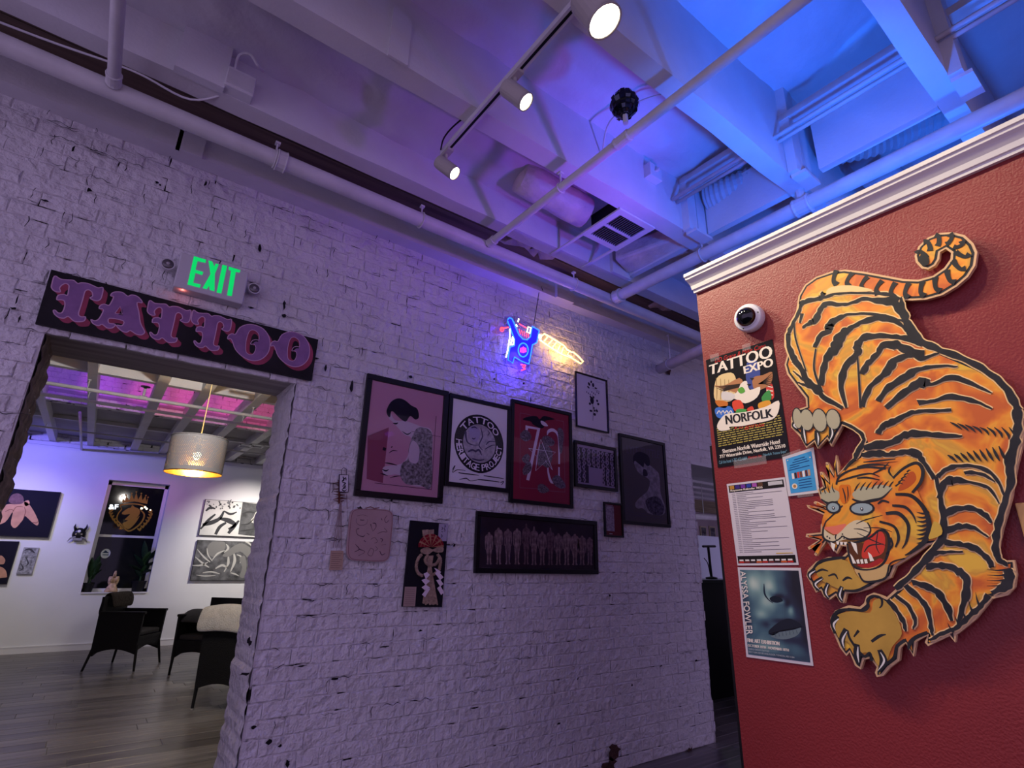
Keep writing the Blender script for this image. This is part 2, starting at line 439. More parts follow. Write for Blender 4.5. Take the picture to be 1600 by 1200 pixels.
# ---- ceiling of the front room: sloping film over white joists
JZ = H+2.03
JOISTS = [(2.90, 3.0, .20), (2.362, 2.462, .24), (1.712, 1.822, .40), (1.042, 1.136, .56), (.322, .406, .74), (-.38, -.29, .9), (-1.08, -.99, 1.05)]
mb = MB().box((-2.6, -2.0, H+3.5), (6.6, 3.4, H+3.56)); ceiling = struct(mb.build('ceiling', DARKWOOD), 'roof deck above the white joists')
for y0, y1, d in JOISTS:
    r = random.Random(int(y0*100)); mb = MB(); nx = 40; vs = []
    for i in range(nx+1):
        x = -2.6+9.2*i/nx
        for y, z in ((y0, JZ), (y1, JZ), (y1, JZ+d), (y0, JZ+d)): vs.append((x, y+r.uniform(-.003, .003), z+r.uniform(-.003, .003)))
    mb.add(vs, [(i*4+j, i*4+(j+1) % 4, (i+1)*4+(j+1) % 4, (i+1)*4+j) for i in range(nx) for j in range(4)]+[(0,1,2,3), (nx*4+3, nx*4+2, nx*4+1, nx*4)])
    mb.build('joist', WHITE, ceiling)
# boards of the dark bay beside the wall
for k in range(3):
    MB().box((-2.6, 2.462+k*.147, JZ+.23), (6.6, 2.605+k*.147, JZ+.25)).build('deck_board', DARKWOOD, ceiling)
def film_z(y): return H+2.24+.24*(2.36-y)
from mathutils import noise
for j in range(1, 6):
    y1, y0 = JOISTS[j][0]+.002, JOISTS[j+1][1]-.002
    mb = MB(); nx, ny = 150, 14; vs = []
    for i in range(nx+1):
        for k in range(ny+1):
            x = -2.6+9.2*i/nx; t = k/ny; y = y0+(y1-y0)*t
            sag = -.035*sin(pi*t)
            wr = noise.noise(Vector((x*1.5+y*.8, y*5, j)))*.025+noise.noise(Vector((x*9+y*4, y*16, j+9)))*.012+abs(noise.noise(Vector((x*5-y*7, y*3, j+4))))*.03
            vs.append((x, y, film_z(y)+sag+wr))
    mb.add(vs, [(i*(ny+1)+k, i*(ny+1)+k+1, (i+1)*(ny+1)+k+1, (i+1)*(ny+1)+k) for i in range(nx) for k in range(ny)])
    mb.build('insulation_sheet', FILM, ceiling, smooth=True)
# splice plates and studs nailed to the joists
def plate(px0, py0, px1, py1, Y, d, ztop=None, zbot=JZ-.006, m=WHITE):
    a = ony(px0, py0, Y); b = ony(px1, py1, Y)
    return MB().box((a.x, Y-d, zbot), (b.x, Y, ztop if ztop else max(a.z, b.z))).build('splice_plate', m, ceiling)
plate(272, 108, 347, 148, 2.362, .045, H+2.32)
plate(245, 192, 281, 232, 2.90, .02, H+2.14); plate(281.3, 205, 316, 245, 2.90, .02, H+2.14)
plate(867, 462, 893, 474, 2.90, .03, H+2.2); plate(952, 395, 980, 440, 2.362, .03, H+2.22)
plate(612, 30, 640, 60, 1.712, .012, H+2.3)
for px0, px1, Y in ((1067, 1093, 1.712), (1230, 1262, 1.042), (1470, 1505, .322)):
    a = ony(px0, 355 if Y > 1.5 else 262, Y).x if Y > .5 else 2.52
    MB().box((a, Y-.05, JZ-.012), (a+.085, Y, JZ+.6)).box((a+.10, Y-.045, JZ-.006), (a+.19, Y, JZ+.62)).build('bridging_stud', WHITE, ceiling)
    MB().box((a+.03, Y-.075, JZ-.03), (a+.20, Y-.0, JZ-.012)).build('bridging_clip', WHITE, ceiling)
    MB().box((a+.2, Y+.09, JZ+.02), (a+.245, Y+.62, JZ+.32)).build('bridging_block', WHITE, ceiling)
# ---- floor
floor = struct(MB().box((-3.2, -3.2, -.1), (11, 11.2, -.008)).build('floor', mat('dark_subfloor', (.03, .028, .03), .7)), 'dark grey-brown plank floor')
PLANK = wood_mat('grey_brown_plank', (.055, .048, .047), (.175, .155, .15), 0, .34, 2.2)
me = bpy.data.meshes.new('plank')
vs, fs = [], []
L0, W0 = 1.2, .18
for z, i_ in ((-.008, 0), (-.002, 0), (0, .003)):
    vs += [(i_, i_, z), (L0-.002-i_, i_, z), (L0-.002-i_, W0-.002-i_, z), (i_, W0-.002-i_, z)]
for k in (0, 4): fs += [(k+i, k+(i+1) % 4, k+4+(i+1) % 4, k+4+i) for i in range(4)]
fs.append((8, 9, 10, 11)); me.from_pydata(vs, [], fs); me.materials.append(PLANK); me.update()
cand = []
for k in range(60):
    y = .2+k*W0
    off = random.Random(k).uniform(0, L0)
    for i in range(-3, 10):
        x = -3+off+i*L0-L0
        c = Vector((x+L0/2, y+W0/2, 0)); vis = 0
        for ex in (0, .25, .5, .75, 1):
            q = Vector((x+ex*L0, y+.09, 0)); u, v, zc = proj(q)
            if not (-30 < u < 1630 and v < 1230): continue
            t = 3.2/q.y; xx = q.x*t
            if q.y > 3.3 and (-.5 < xx < .95 or 4.1 < xx < 5.6): vis = 1
            if q.y <= 3.3 and q.x > 1.9 and q.y > 1.1: vis = 1
        if vis and y < FARY-.05 and x < 7: cand.append((c.length, x, y))
cand.sort()
for d, x, y in cand[:300]:
    o = bpy.data.objects.new('plank', me); COL.objects.link(o); o.parent = floor; o.location = Vector((x, y, 0))-WORLD['floor']

# ---- gallery behind the doorway
GZ = H+1.70
FT = GZ-.02
# window opening in the far wall
wa0, wb0 = FW.pix(125.5, 927); wa1, wb1 = FW.pix(259, 757)
wa0, wa1 = FW.pix(170, 752)[0], FW.pix(228, 927)[0]+.01
mb = MB()
for x0, x1, z0, z1 in ((-3.2, wa0, 0, FT), (wa1, 3.4, 0, FT), (wa0, wa1, 0, wb0), (wa0, wa1, wb1, FT)):
    mb.box((x0, FARY, z0), (x1, FARY+.34, z1))
mb.box((-3.2, FARY-.03, FT-.05), (3.4, FARY+.34, FT))
wall_far = struct(mb.build('wall_far', PLASTER), 'white plaster gallery wall behind the doorway')
for k in range(3):
    for i in range(28):
        x = -3.1+i*.24+(k % 2)*.12
        o = bpy.data.objects.new('brick', variants[(i+k) % 10][0]); COL.objects.link(o); o.parent = wall_far
        o.location = Vector((x, FARY+.02, FT+.06+k*.083))-WORLD['wall_far']; o.scale = (1.05, 1, 1.05)
MB().box((-3.2, FARY+.03, FT), (3.4, FARY+.3, FT+.3)).build('brick_backing', MORTAR, wall_far)
struct(MB().box((-3.2, FARY-.016, 0), (3.4, FARY, .095)).box((-3.2, FARY-.020, .08), (3.4, FARY, .09)).build('baseboard_far', mat('white_gloss_trim', (.72, .71, .72), .35)), 'white baseboard of the gallery')
struct(MB().box((-3.2, 3.4, 0), (-3.1, FARY, 3.4)).build('wall_gallery_left', PLASTER))
struct(MB().box((3.3, 3.4, 0), (3.4, FARY, 3.4)).build('wall_gallery_right', PLASTER))
gceil = struct(MB().box((-3.2, 3.4, GZ+.14), (3.4, 6.5, GZ+.18)).box((-3.2, 7.98, GZ+.12), (3.4, FARY+.3, GZ+.16)).box((-3.2, 6.4, GZ+.62), (3.4, 8.1, GZ+.66)).build('ceiling_gallery', GREYDECK), 'grey gallery ceiling between white joists')
GJ = [(-1.3, -1.22), (-.83, -.75), (-.36, -.28), (.21, .31), (.615, .715), (1.14, 1.24), (1.64, 1.74), (2.14, 2.24), (2.64, 2.74)]
for x0, x1 in GJ:
    MB().box((x0, 3.4, GZ), (x1, FARY+.06, GZ+.15)).build('joist', WHITE, gceil)
for (p0, x0), (x1, p1) in zip(GJ[:-1], GJ[1:]):
    MB().box((x0, 6.42, GZ+.015), (x1, 6.50, GZ+.145)).build('header_block', WHITE, gceil)
    MB().box((x0, 9.3, GZ+.07), (x1, 9.36, GZ+.12)).build('batten', WHITE, gceil)
# raised brick face lit by colour floods
mb = MB().box((-3.2, 7.995, GZ+.02), (3.4, 8.12, GZ+.62)); bulk = struct(mb.build('wall_bulkhead', MORTAR), 'raised painted brick face in the gallery ceiling')
for k in range(7):
    for i in range(24):
        x = -1.2+i*.172+(k % 2)*.086
        if x > 2.7: continue
        o = bpy.data.objects.new('brick', variants[(i*3+k) % 10][0]); COL.objects.link(o); o.parent = bulk
        o.location = Vector((x, 7.995, GZ+.055+k*.066))-WORLD['wall_bulkhead']; o.scale = (.78, 1, .86)

# ---- room seen through the second doorway
struct(MB().box((3.6, 7.6, 0), (12, 7.8, 3.6)).build('wall_side_room', mat('pinkish_wall', (.40, .33, .35), .7, var=.04)), 'dull pink wall of the side room')
sc_ = struct(MB().box((3.6, 3.4, H+1.55), (12, 7.7, H+1.6)).build('ceiling_side_room', mat('grey_boards', (.40, .41, .44), .6)), 'grey boarded ceiling of the side room')
for k in range(9): MB().box((3.6, 3.7+k*.45, H+1.51), (12, 3.76+k*.45, H+1.55)).build('batten', WHITE, sc_)
struct(MB().box((11.9, 3.4, 0), (12, 7.7, 3.6)).build('wall_side_room_end', PLASTER))
# ================================================================ THINGS UNDER THE CEILING
def ring_pts(c, axis, r, n=14, a0=0, a1=2*pi):
    ax = Vector(axis).normalized(); a = Vector((0,0,1)) if abs(ax.z) < .9 else Vector((1,0,0)); a = (a-ax*a.dot(ax)).normalized(); b = ax.cross(a)
    return [Vector(c)+(a*cos(a0+(a1-a0)*i/n)+b*sin(a0+(a1-a0)*i/n))*r for i in range(n+1)]
def hanger(parent, c, axis, r, ztop):
    mb = MB(); mb.tube(ring_pts(c, axis, r+.004), .0045, 6); mb.tube([Vector(c)+Vector((0,0,r)), (c[0], c[1], ztop)], .005, 6)
    mb.box((c[0]-.012, c[1]-.012, ztop-.012), (c[0]+.012, c[1]+.012, ztop)); return mb.build('pipe_hanger', STEEL, parent)
def coupling(parent, a, axis, r, ln):
    ax = Vector(axis).normalized(); mb = MB(); mb.lathe([(r*1.0, -ln*.5), (r*1.22, -ln*.5), (r*1.3, -ln*.42), (r*1.22, -ln*.3), (r*1.22, ln*.3), (r*1.3, ln*.42), (r*1.22, ln*.5), (r*1.0, ln*.5)], a, ax, 14)
    return mb.build('coupling', STEEL, parent, smooth=False)
PZ = H+1.93
# main pipe along the brick wall
Y1 = ony(400, 237, 1).y*0+2.525
t = thing('sprinkler_pipe', 'thick white sprinkler main running along the top of the brick wall', 'pipe', (1, Y1, PZ))
MB().tube([(-2.5+.2*i, Y1, PZ) for i in range(36)], .042, 16).build('pipe', STEEL, t, smooth=True)
for px, py in ((430, 247), (662, 340), (883, 452)):
    x = onz(px, py, PZ).x; hanger(t, (x, Y1, PZ), (1, 0, 0), .042, JZ)
coupling(t, (onz(430, 247, PZ).x+.03, Y1, PZ), (1, 0, 0), .042, .05)
def branch(x, r, label, y0=-2.5, fits=(), hang=()):
    t = thing('branch_pipe', label, 'pipe', (x, 1, PZ), 'sprinkler branch pipes')
    MB().tube([(x, Y1-.043, PZ)]+[(x, Y1-.1-i*.2, PZ) for i in range(int((Y1-y0)/.2))], r, 14).build('pipe', STEEL, t, smooth=True)
    coupling(t, (x, Y1-.078, PZ), (0, 1, 0), r, .06)
    for y in fits: coupling(t, (x, y, PZ), (0, 1, 0), r, .09)
    for y in hang: hanger(t, (x, y, PZ), (0, 1, 0), r, JZ)
    return t
bA = branch(1.632, .0235, 'thin pale branch pipe crossing below the joists with a dark ball fitting', fits=(1.36,), hang=(1.80,))
bB = branch(2.787, .042, 'blue-lit thick branch pipe rising towards the crown moulding', fits=(1.08,), hang=(1.72,))
MB().lathe([(.024, 0), (.024, .12), (.03, .12), (.03, .16)], (2.787, 1.08, PZ+.03), (0, 0, 1), 12).box((2.75, 1.055, PZ+.15), (2.825, 1.105, PZ+.42)).build('drop_post', STEEL, bB)
bC = branch(-.325, .024, 'thin branch pipe at the upper left corner', fits=())
# round dark faceted fitting above the thin branch
MIRROR = mat('dark_mirror_facets', (.04, .045, .07), .12, metal=.9)
bp_ = onz(976, 166, PZ+.10)
t = thing('faceted_ball', 'small dark faceted mirror ball sitting on the thin branch pipe', 'mirror ball', (bp_.x, bp_.y, PZ+.04))
mb = MB(); n, k, rr = 16, 10, .066; r = random.Random(5)
for i in range(k):
    for j in range(n):
        a0, a1 = pi*(i+.08)/k, pi*(i+.92)/k; b0, b1 = 2*pi*(j+.06)/n, 2*pi*(j+.94)/n; q = rr*(1+r.uniform(-.035, .035))
        tl = r.uniform(-.08, .08)
        P = [Vector((sin(a)*cos(b), sin(a)*sin(b), cos(a)))*(q*(1+s*tl)) + Vector((bp_.x, bp_.y, PZ+.11)) for a, b, s in ((a0,b0,1),(a1,b0,-1),(a1,b1,-1),(a0,b1,1))]
        mb.add(P, [(0,1,2,3)])
mb.build('facets', MIRROR, t)
MB().ball((bp_.x, bp_.y, PZ+.11), .063, None, 16, 10).build('core', BLACK, t)
MB().lathe([(.012, 0), (.012, .05), (.02, .05), (.02, .06)], (bp_.x, bp_.y, PZ+.0), (0,0,1), 10).build('stem', STEEL, t)
# lower pipe entering the brick wall
a = BW.at(*BW.pix(1032, 577), -.05); b = ony(1097, 546, 2.35)
t = thing('drain_pipe', 'low violet pipe passing through a broken hole in the brick wall', 'pipe', (a.x, a.y, a.z))
MB().tube([a, b+(b-a)*1.2], .045, 14).build('pipe', STEEL, t, smooth=True)
c_ = a.lerp(b, .35); hanger(t, (c_.x, c_.y, c_.z), (b-a), .045, JZ)

# ---- track and spotlights
TX = 1.05
t = thing('light_track', 'white lighting track screwed across the undersides of the joists', 'track', (TX, 1, JZ-.03))
MB().box((TX-.018, -1.2, JZ-.028), (TX+.018, 2.06, JZ)).build('rail', WHITE, t)
MB().box((TX-.006, -1.2, JZ-.029), (TX+.006, 2.055, JZ-.0275)).build('slot', BLACK, t)
MB().tube(catmull([(TX-.03, 1.83, JZ+.02), (TX-.05, 1.90, JZ+.0), (TX-.05, 1.97, JZ-.01), (TX-.025, 2.04, JZ-.012)], 5), .004, 6).build('cable', BLACK, t)
HEADM = mat('white_lamp_housing', (.42, .39, .36), .4)
LENS = mat('lit_lamp_lens', (1, .95, .85), .3, emit=(1, .94, .74), es=14)
def spotlight(label, y, aim, r, ln, power, zdrop=.10, cone=70):
    base = Vector((TX, y, JZ-.03)); piv = base+Vector((0, 0, -zdrop)); d = (Vector(aim)-piv).normalized()
    t = thing('track_spotlight', label, 'spotlight', base, 'track spotlights')
    MB().box((TX-.016, y-.04, JZ-.045), (TX+.016, y+.04, JZ-.027)).build('adapter', HEADM, t)
    MB().tube([base, piv+Vector((0, .0, .01))], .008, 8).tube(ring_pts(piv, Vector((0, 0, 1)).cross(d), r*.6, 8, -1.2, 1.2), .006, 6).build('yoke', HEADM, t)
    o = piv-d*ln*.45
    MB().lathe([(r*.55, -.008), (r*.93, 0), (r, .012), (r, ln), (r*.9, ln), (r*.9, ln-.012)], o, d, 22, cap=(True, False)).build('housing', HEADM, t, smooth=False); hs_ = [c_ for c_ in t.children if c_.name.startswith('housing')][0]
    lens = MB().lathe([(r*.84, ln-.016), (r*.84, ln-.006), (r*.3, ln-.002)], o, d, 22).build('lens', LENS, hs_)
    MB().lathe([(r*.9, ln-.004), (r*1.0, ln-.004), (r*1.0, ln+.004), (r*.9, ln+.004)], o, d, 22, cap=(False, False)).build('bezel', HEADM, hs_)
    lamp('track_spot_beam', 'SPOT', o+d*(ln+.02), (1, .86, .62), power, o+d*(ln+1), .035, cone, .75)
    return t
SP = 36
spotlight('large white spotlight nearest the camera, its lit face turned to the viewer', .97, (1.70, .20, 1.0), .066, .15, SP*1.05, .10)
spotlight('white cylinder spotlight in the middle of the track', 1.44, (1.90, .62, 1.95), .040, .125, SP*1.6, .10)
spotlight('white cylinder spotlight at the far end of the track', 2.02, (1.95, 1.10, 2.0), .036, .12, SP*2.2, .09)
spotlight('white spotlight on the track above the camera', .42, (1.82, -.12, 1.35), .040, .125, SP*.75)
spotlight('white spotlight on the track just behind the camera', -.1, (1.82, -.55, 1.3), .040, .125, SP*.5)

# ---- vent grille hung between two joists
VY0, VY1 = 1.79, 2.42
t = thing('vent_grille', 'white ceiling vent with two dark louvred openings hung between joists', 'vent', (2.33, 2.1, JZ-.02))
vx0, vx1 = 2.10, 2.42
fr = MB()
for y0, y1 in ((1.80, 1.84), (1.955, 1.975), (2.09, 2.13)): fr.box((vx0, y0, JZ-.018), (vx1, y1, JZ-.006))
for x0, x1 in ((vx0, vx0+.045), (vx1-.045, vx1)): (fr.box((x0, 1.84, JZ-.018), (x1, 1.955, JZ-.006)), fr.box((x0, 1.975, JZ-.018), (x1, 2.09, JZ-.006)))
vfr = fr.build('grille_frame', WHITE, t)
for x0 in (vx0+.005, vx1-.03): MB().box((x0, 2.12, JZ-.012), (x0+.022, 2.43, JZ-.004)).build('support_strap', WHITE, t)
LOUV = mat('dark_louvre', (.10, .10, .11), .5)
for k in range(13):
    x = vx0+.052+k*(vx1-vx0-.104)/12
    for y0, y1 in ((1.84, 1.955), (1.975, 2.09)):
        MB().box((-.0022, y0, -.006), (.0022, y1, .006), None, Matrix.Translation((x, 0, JZ-.012)) @ Matrix.Rotation(.25, 4, 'Y')).build('louvre', LOUV, vfr)
MB().box((vx0+.05, 1.845, JZ-.004), (vx1-.05, 2.085, JZ+.12)).build('duct_boot', BLACK, t)

# ---- ducts
FOIL = mat('crinkled_duct_wrap', (.62, .52, .50), .35, var=.12, scale=9, bump=1.0, bscale=22)
FLEX = mat('flexible_duct_skin', (.50, .52, .55), .45, var=.08, scale=10, bump=.3, bscale=50)
def flexduct(name, label, pts, r, m=FLEX, rib=.012, group=None):
    P = catmull([tuple(p) for p in pts], 14); L_ = 0; rs = []; out = []
    for i, p in enumerate(P):
        rs.append(r+(rib if i % 2 else 0)); out.append(p)
    mb = MB(); mb.tube(out, rs, 16); o = mb.build(name, m); tag(o, label, 'duct', group); return o
p0 = onz(862, 345, H+2.13); 
t = thing('wrapped_duct_end', 'crinkled cream duct sleeve with a cut end in the violet bay', 'duct', (1.95, 2.1, H+2.1))
mb = MB(); A, B = Vector((2.10, 2.10, H+2.16)), Vector((1.62, 2.16, H+2.24)); d = (A-B).normalized()
mb.lathe([(.02, 0), (.098, .01), (.105, .12), (.10, .25), (.105, .38), (.10, .5)], B, d, 18); mb.build('sleeve', FOIL, t, smooth=True)
MB().lathe([(.085, .40), (.088, .501), (.10, .5005)], B, d, 18, cap=(True, False)).build('cut_end', mat('duct_mouth', (.5, .33, .22), .6, var=.2), t)
flexduct('flexible_duct', 'ribbed flexible duct behind the bridging studs', [(2.80, 1.66, H+2.32), (2.85, 1.45, H+2.32), (2.95, 1.15, H+2.36)], .085, group='flexible ducts in the joist bays')
flexduct('flexible_duct', 'long ribbed flexible duct lying across the blue bay', [(3.02, 1.0, H+2.40), (3.12, .8, H+2.38), (3.2, .6, H+2.40), (3.3, .42, H+2.44)], .10, group='flexible ducts in the joist bays')
fd_ = COL.objects['flexible_duct.001']
fd2_ = flexduct('branch_duct', 'x', [(3.36, .86, H+2.32), (3.46, .85, H+2.28), (3.62, .86, H+2.18), (3.75, .86, H+2.0)], .09)
for k_ in ('label', 'category'): del fd2_[k_]
fd2_.parent = fd_; fd2_.location = fd2_.location-fd_.location
t = thing('flat_duct', 'pale wrapped duct with folded corner beside the vent grille', 'duct', (2.62, 2.1, JZ))
MB().box((-.10, -.24, -.06), (.10, .24, .06), None, Matrix.Translation((2.74, 2.08, JZ+.10)) @ Matrix.Rotation(.25, 4, 'Z') @ Matrix.Rotation(.12, 4, 'Y')).build('duct_wrap', FOIL, t, bevel=.02)
for k in range(2):
    P = [(2.74+.02*k, 1.70-.0*k, H+2.27)]
# insulation scraps showing in the dark bay
SCR = mat('torn_paper_backing', (.42, .34, .30), .8, var=.2, bump=.5)
for (px, py), s in (((812, 385), .10), ((848, 402), .08), ((1065, 470), .06)):
    c = onz(px, py, JZ+.12); r = random.Random(px); mb = MB()
    vs = [(c.x+s*(i/5-.5)*2.2+r.uniform(-.01, .01), 2.50+.06*k+r.uniform(-.01, .01), JZ+.10+r.uniform(-.035, .035)+.02*k) for i in range(6) for k in range(5)]
    mb.add(vs, [(i*5+k, i*5+k+1, (i+1)*5+k+1, (i+1)*5+k) for i in range(5) for k in range(4)])
    o = mb.build('insulation_scrap', SCR, ceiling, smooth=True); o.modifiers.new('thickness', 'SOLIDIFY').thickness = .006

# ---- conduits, junction boxes and cables
def conduit(label, pts, r, group='conduits above the joists', m=STEEL, name='conduit', cat='conduit'):
    return tag(MB().tube(pts, r, 8).build(name, m, smooth=True), label, cat, group)
cz = H+2.2
conduit('thin conduit pair member nearer the brick wall crossing the blue bays', [(2.485, 1.70, cz), (2.485, .0, cz), (2.485, -.6, cz)], .012)
conduit('thin conduit pair member nearer the partition crossing the blue bays', [(2.53, 1.70, cz), (2.53, -.6, cz)], .012)
tag(MB().box((2.575, -.4, H+2.36), (2.695, 1.70, H+2.375)).box((2.575, -.4, H+2.375), (2.58, 1.7, H+2.40)).box((2.69, -.4, H+2.375), (2.695, 1.7, H+2.40)).build('cable_tray', STEEL), 'flat pale tray crossing the blue joist bays', 'tray')
conduit('thin pale cable looping below the film near the ball fitting', catmull([(1.86, 1.70, H+2.20), (1.80, 1.58, H+2.31), (1.86, 1.40, H+2.35), (2.0, 1.22, H+2.36), (2.12, 1.14, H+2.36)], 6), .006, None, STEEL, 'ceiling_cable', 'cable')
conduit('thin white cable hanging along the upper left joist', catmull([(-1.1, 2.60, JZ+.03), (-.6, 2.52, JZ+.0), (-.28, 2.47, JZ-.002), (-.05, 2.455, JZ-.03), (.1, 2.35, JZ+.03)], 6), .005, None, WHITE, 'ceiling_cable', 'cable')
b0 = ony(352, 122, 2.35); b1 = ony(392, 160, 2.35)
t = thing('junction_box', 'white junction box with a curled cable on the upper left joist', 'junction box', (b0.x+.06, 2.33, JZ))
MB().box((b0.x, 2.30, JZ+.005), (b1.x, 2.362, JZ+.115)).build('box', WHITE, t, bevel=.004)
MB().box((b0.x+.005, 2.298, JZ+.02), (b1.x-.005, 2.301, JZ+.10)).build('cover', STEEL, t)
MB().tube(catmull([(b0.x+.03, 2.33, JZ+.11), (b0.x+.03, 2.30, JZ+.19), (b0.x+.07, 2.27, JZ+.20), (b0.x+.11, 2.27, JZ+.16), (b0.x+.14, 2.30, JZ+.17)], 6), .006, 6).build('cable', WHITE, t)
b0 = ony(1013, 262, 1.69)
t = thing('junction_box', 'small blue-lit junction box on top of the third joist', 'junction box', (b0.x+.03, 1.69, b0.z-.06))
MB().box((b0.x-.02, 1.66, b0.z-.075), (b0.x+.09, 1.712, b0.z+.02)).build('box', WHITE, t, bevel=.004); MB().lathe([(.01, 0), (.01, .03)], (b0.x+.03, 1.66, b0.z-.03), (0, -1, 0), 8).build('knockout', STEEL, t)
# strap at the ceiling of the bay nearest the wall
fb = onz(523, 92, H+2.16); tag(MB().box((fb.x-1.2, 1.83, H+2.16), (fb.x, 1.93, H+2.19)).build('film_batten', WHITE), 'white batten with a cut end holding the film beside the third joist', 'batten')

# ---- flood fixtures on the booth roof
FIX = mat('black_fixture', (.02, .02, .022), .4)
for i, (p, a, c, e, s) in enumerate(FLOODS):
    p = Vector(p); d = (Vector(a)-p).normalized(); o = p-d*.09
    t = thing('flood_light', ['violet', 'blue', 'far blue'][i]+' flood light standing on the booth roof', 'flood light', (p.x, p.y, PTOP), 'colour flood lights')
    MB().lathe([(.03, -.05), (.055, -.03), (.06, .07), (.05, .07), (.05, .06)], o, d, 16, cap=(True, False)).build('housing', FIX, t)
    MB().lathe([(.048, .058), (.048, .06)], o, d, 16).build('lens', mat('flood_lens_%d' % i, c, .3, emit=c, es=6), t)
    MB().tube([(o.x-.065, o.y, o.z), (o.x-.065, o.y, PTOP+.005), (o.x+.065, o.y, PTOP+.005), (o.x+.065, o.y, o.z)], .008, 6).build('stand', FIX, t)
# ================================================================ THINGS ON THE BRICK WALL
class Z:
    """tracing frame: zoomed picture coordinates -> plane coordinates"""
    def __init__(s, pl, ox, oy, sc, c=0): s.pl, s.ox, s.oy, s.sc, s.c = pl, ox, oy, sc, c
    def __call__(s, x, y): return s.pl.pix(s.ox+x*s.sc, s.oy+y*s.sc, s.c)
    def w(s, x, y, wd):
        a, b = s(x, y); a2, b2 = s(x, y+1); return wd*math.hypot(a2-a, b2-b)
    def P(s, pts): return [s(*p) for p in pts]
    def S(s, pts): return [(*s(p[0], p[1]), s.w(p[0], p[1], p[2])) for p in pts]
def smooth_poly(pts, n=4): return catmull(pts, n, True)
FRAME = mat('black_picture_frame', (.008, .008, .010), .35)
def framed(name, label, cat, pl, c4, fw, depth, paper, group='framed pictures on the brick wall', mat_border=None, border=0, glass=True):
    """box frame with border, print and glass pane; c4 = outer corners in pixels (tl, tr, br, bl)"""
    q = [pl.pix(*p, depth) for p in c4]
    cx = sum(p[0] for p in q)/4; cy = sum(p[1] for p in q)/4
    t = thing(name, label, cat, pl.at(cx, min(p[1] for p in q), 0), group)
    def inset(k):
        a0 = (q[0][0]+q[3][0])/2+k; a1 = (q[1][0]+q[2][0])/2-k; b1 = (q[0][1]+q[1][1])/2-k; b0 = (q[2][1]+q[3][1])/2+k
        return a0, b0, a1, b1
    a0, b0, a1, b1 = inset(0); i0, j0, i1, j1 = inset(fw)
    mb = MB(); base = .012
    for r4 in ((a0, b0, a1, j0), (a0, j1, a1, b1), (a0, j0, i0, j1), (i1, j0, a1, j1)): mb.slab(pl, *r4, base, depth)
    mb.build('frame_border', FRAME, t, bevel=.002)
    sh = MB().slab(pl, i0-.003, j0-.003, i1+.003, j1+.003, base, depth-.012).build('print_sheet', paper, t)
    if glass: MB().rect(pl, i0, j0, i1, j1, depth-.006, GLASS).build('glass_pane', GLASS, t)
    return sh, (i0, j0, i1, j1), depth-.0115
# ---- TATTOO board
sc_ = .03
q = [BW.pix(x, y, sc_) for x, y in ((80, 421), (497.5, 530.5), (487, 594.5), (55, 505))]
sign = thing('tattoo_sign', 'long black wooden sign with ornate lilac letters TATTOO above the doorway', 'sign', BW.at(q[0][0]+.6, q[2][1], 0))
SB = mat('black_sign_board', (.010, .008, .010), .55, var=.6, scale=6, bump=.15)
MB().prism(BW, [q[3], q[2], q[1], q[0]], .012, sc_, SB).build('board', SB, sign)
za = Z(BW, 60, 410, .1375, sc_); zb = Z(BW, 280, 450, .1375, sc_)
T1 = za.P([(185,155),(250,190),(330,200),(400,205),(445,240),(490,233),(560,240),(620,265),(680,290),(735,290),(715,400),(680,435),(630,430),(585,405),(615,385),(610,340),(570,312),(530,330),(510,400),(480,500),(455,590),(490,620),(535,620),(520,665),(460,675),(400,665),(340,615),(290,635),(230,625),(185,590),(170,550),(190,545),(225,575),(270,570),(300,500),(295,440),(250,425),(210,425),(225,375),(290,365),(330,375),(345,300),(345,260),(310,240),(265,260),(240,295),(250,335),(190,330),(150,290),(155,240)])
A1 = za.P([(820,380),(845,345),(900,335),(960,345),(1015,385),(1060,370),(1120,385),(1165,425),(1178,460),(1120,460),(1140,560),(1160,690),(1200,770),(1205,800),(1170,825),(1110,815),(1045,775),(1000,795),(940,775),(885,715),(950,720),(965,665),(810,635),(800,690),(875,705),(840,745),(780,745),(725,705),(680,720),(620,695),(598,650),(640,665),(690,640),(740,540),(690,525),(705,490),(750,475),(800,490),(830,450),(855,390)])
A1h = za.P([(870,580),(955,592),(930,500)])
O1 = zb.P([(550,580),(560,540),(600,520),(640,525),(690,450),(780,415),(870,425),(960,470),(1020,560),(1030,660),(1000,750),(920,815),(820,825),(720,780),(640,700),(605,610),(585,578)])
O1h = zb.P([(800,490),(850,480),(900,520),(905,590),(870,588),(830,600),(810,640),(850,640),(870,680),(850,740),(810,760),(760,730),(755,640),(770,560)])
def shift(P, d): return [(a+d[0], b+d[1]) for a, b in P]
d2 = [x-y for x, y in zip(za(1235, 555), za(145, 285))]; d3 = [x-y for x, y in zip(zb(135, 370), za(145, 285))]; dO = [x-y for x, y in zip(zb(1040, 660), zb(550, 580))]
LILAC = mat('lilac_letter_paint', (.25, .125, .29), .5, var=.12, scale=20); PINKE = mat('pale_pink_edge', (.55, .33, .48), .5); REDS = mat('red_drop_shade', (.30, .045, .09), .5, var=.2, scale=15)
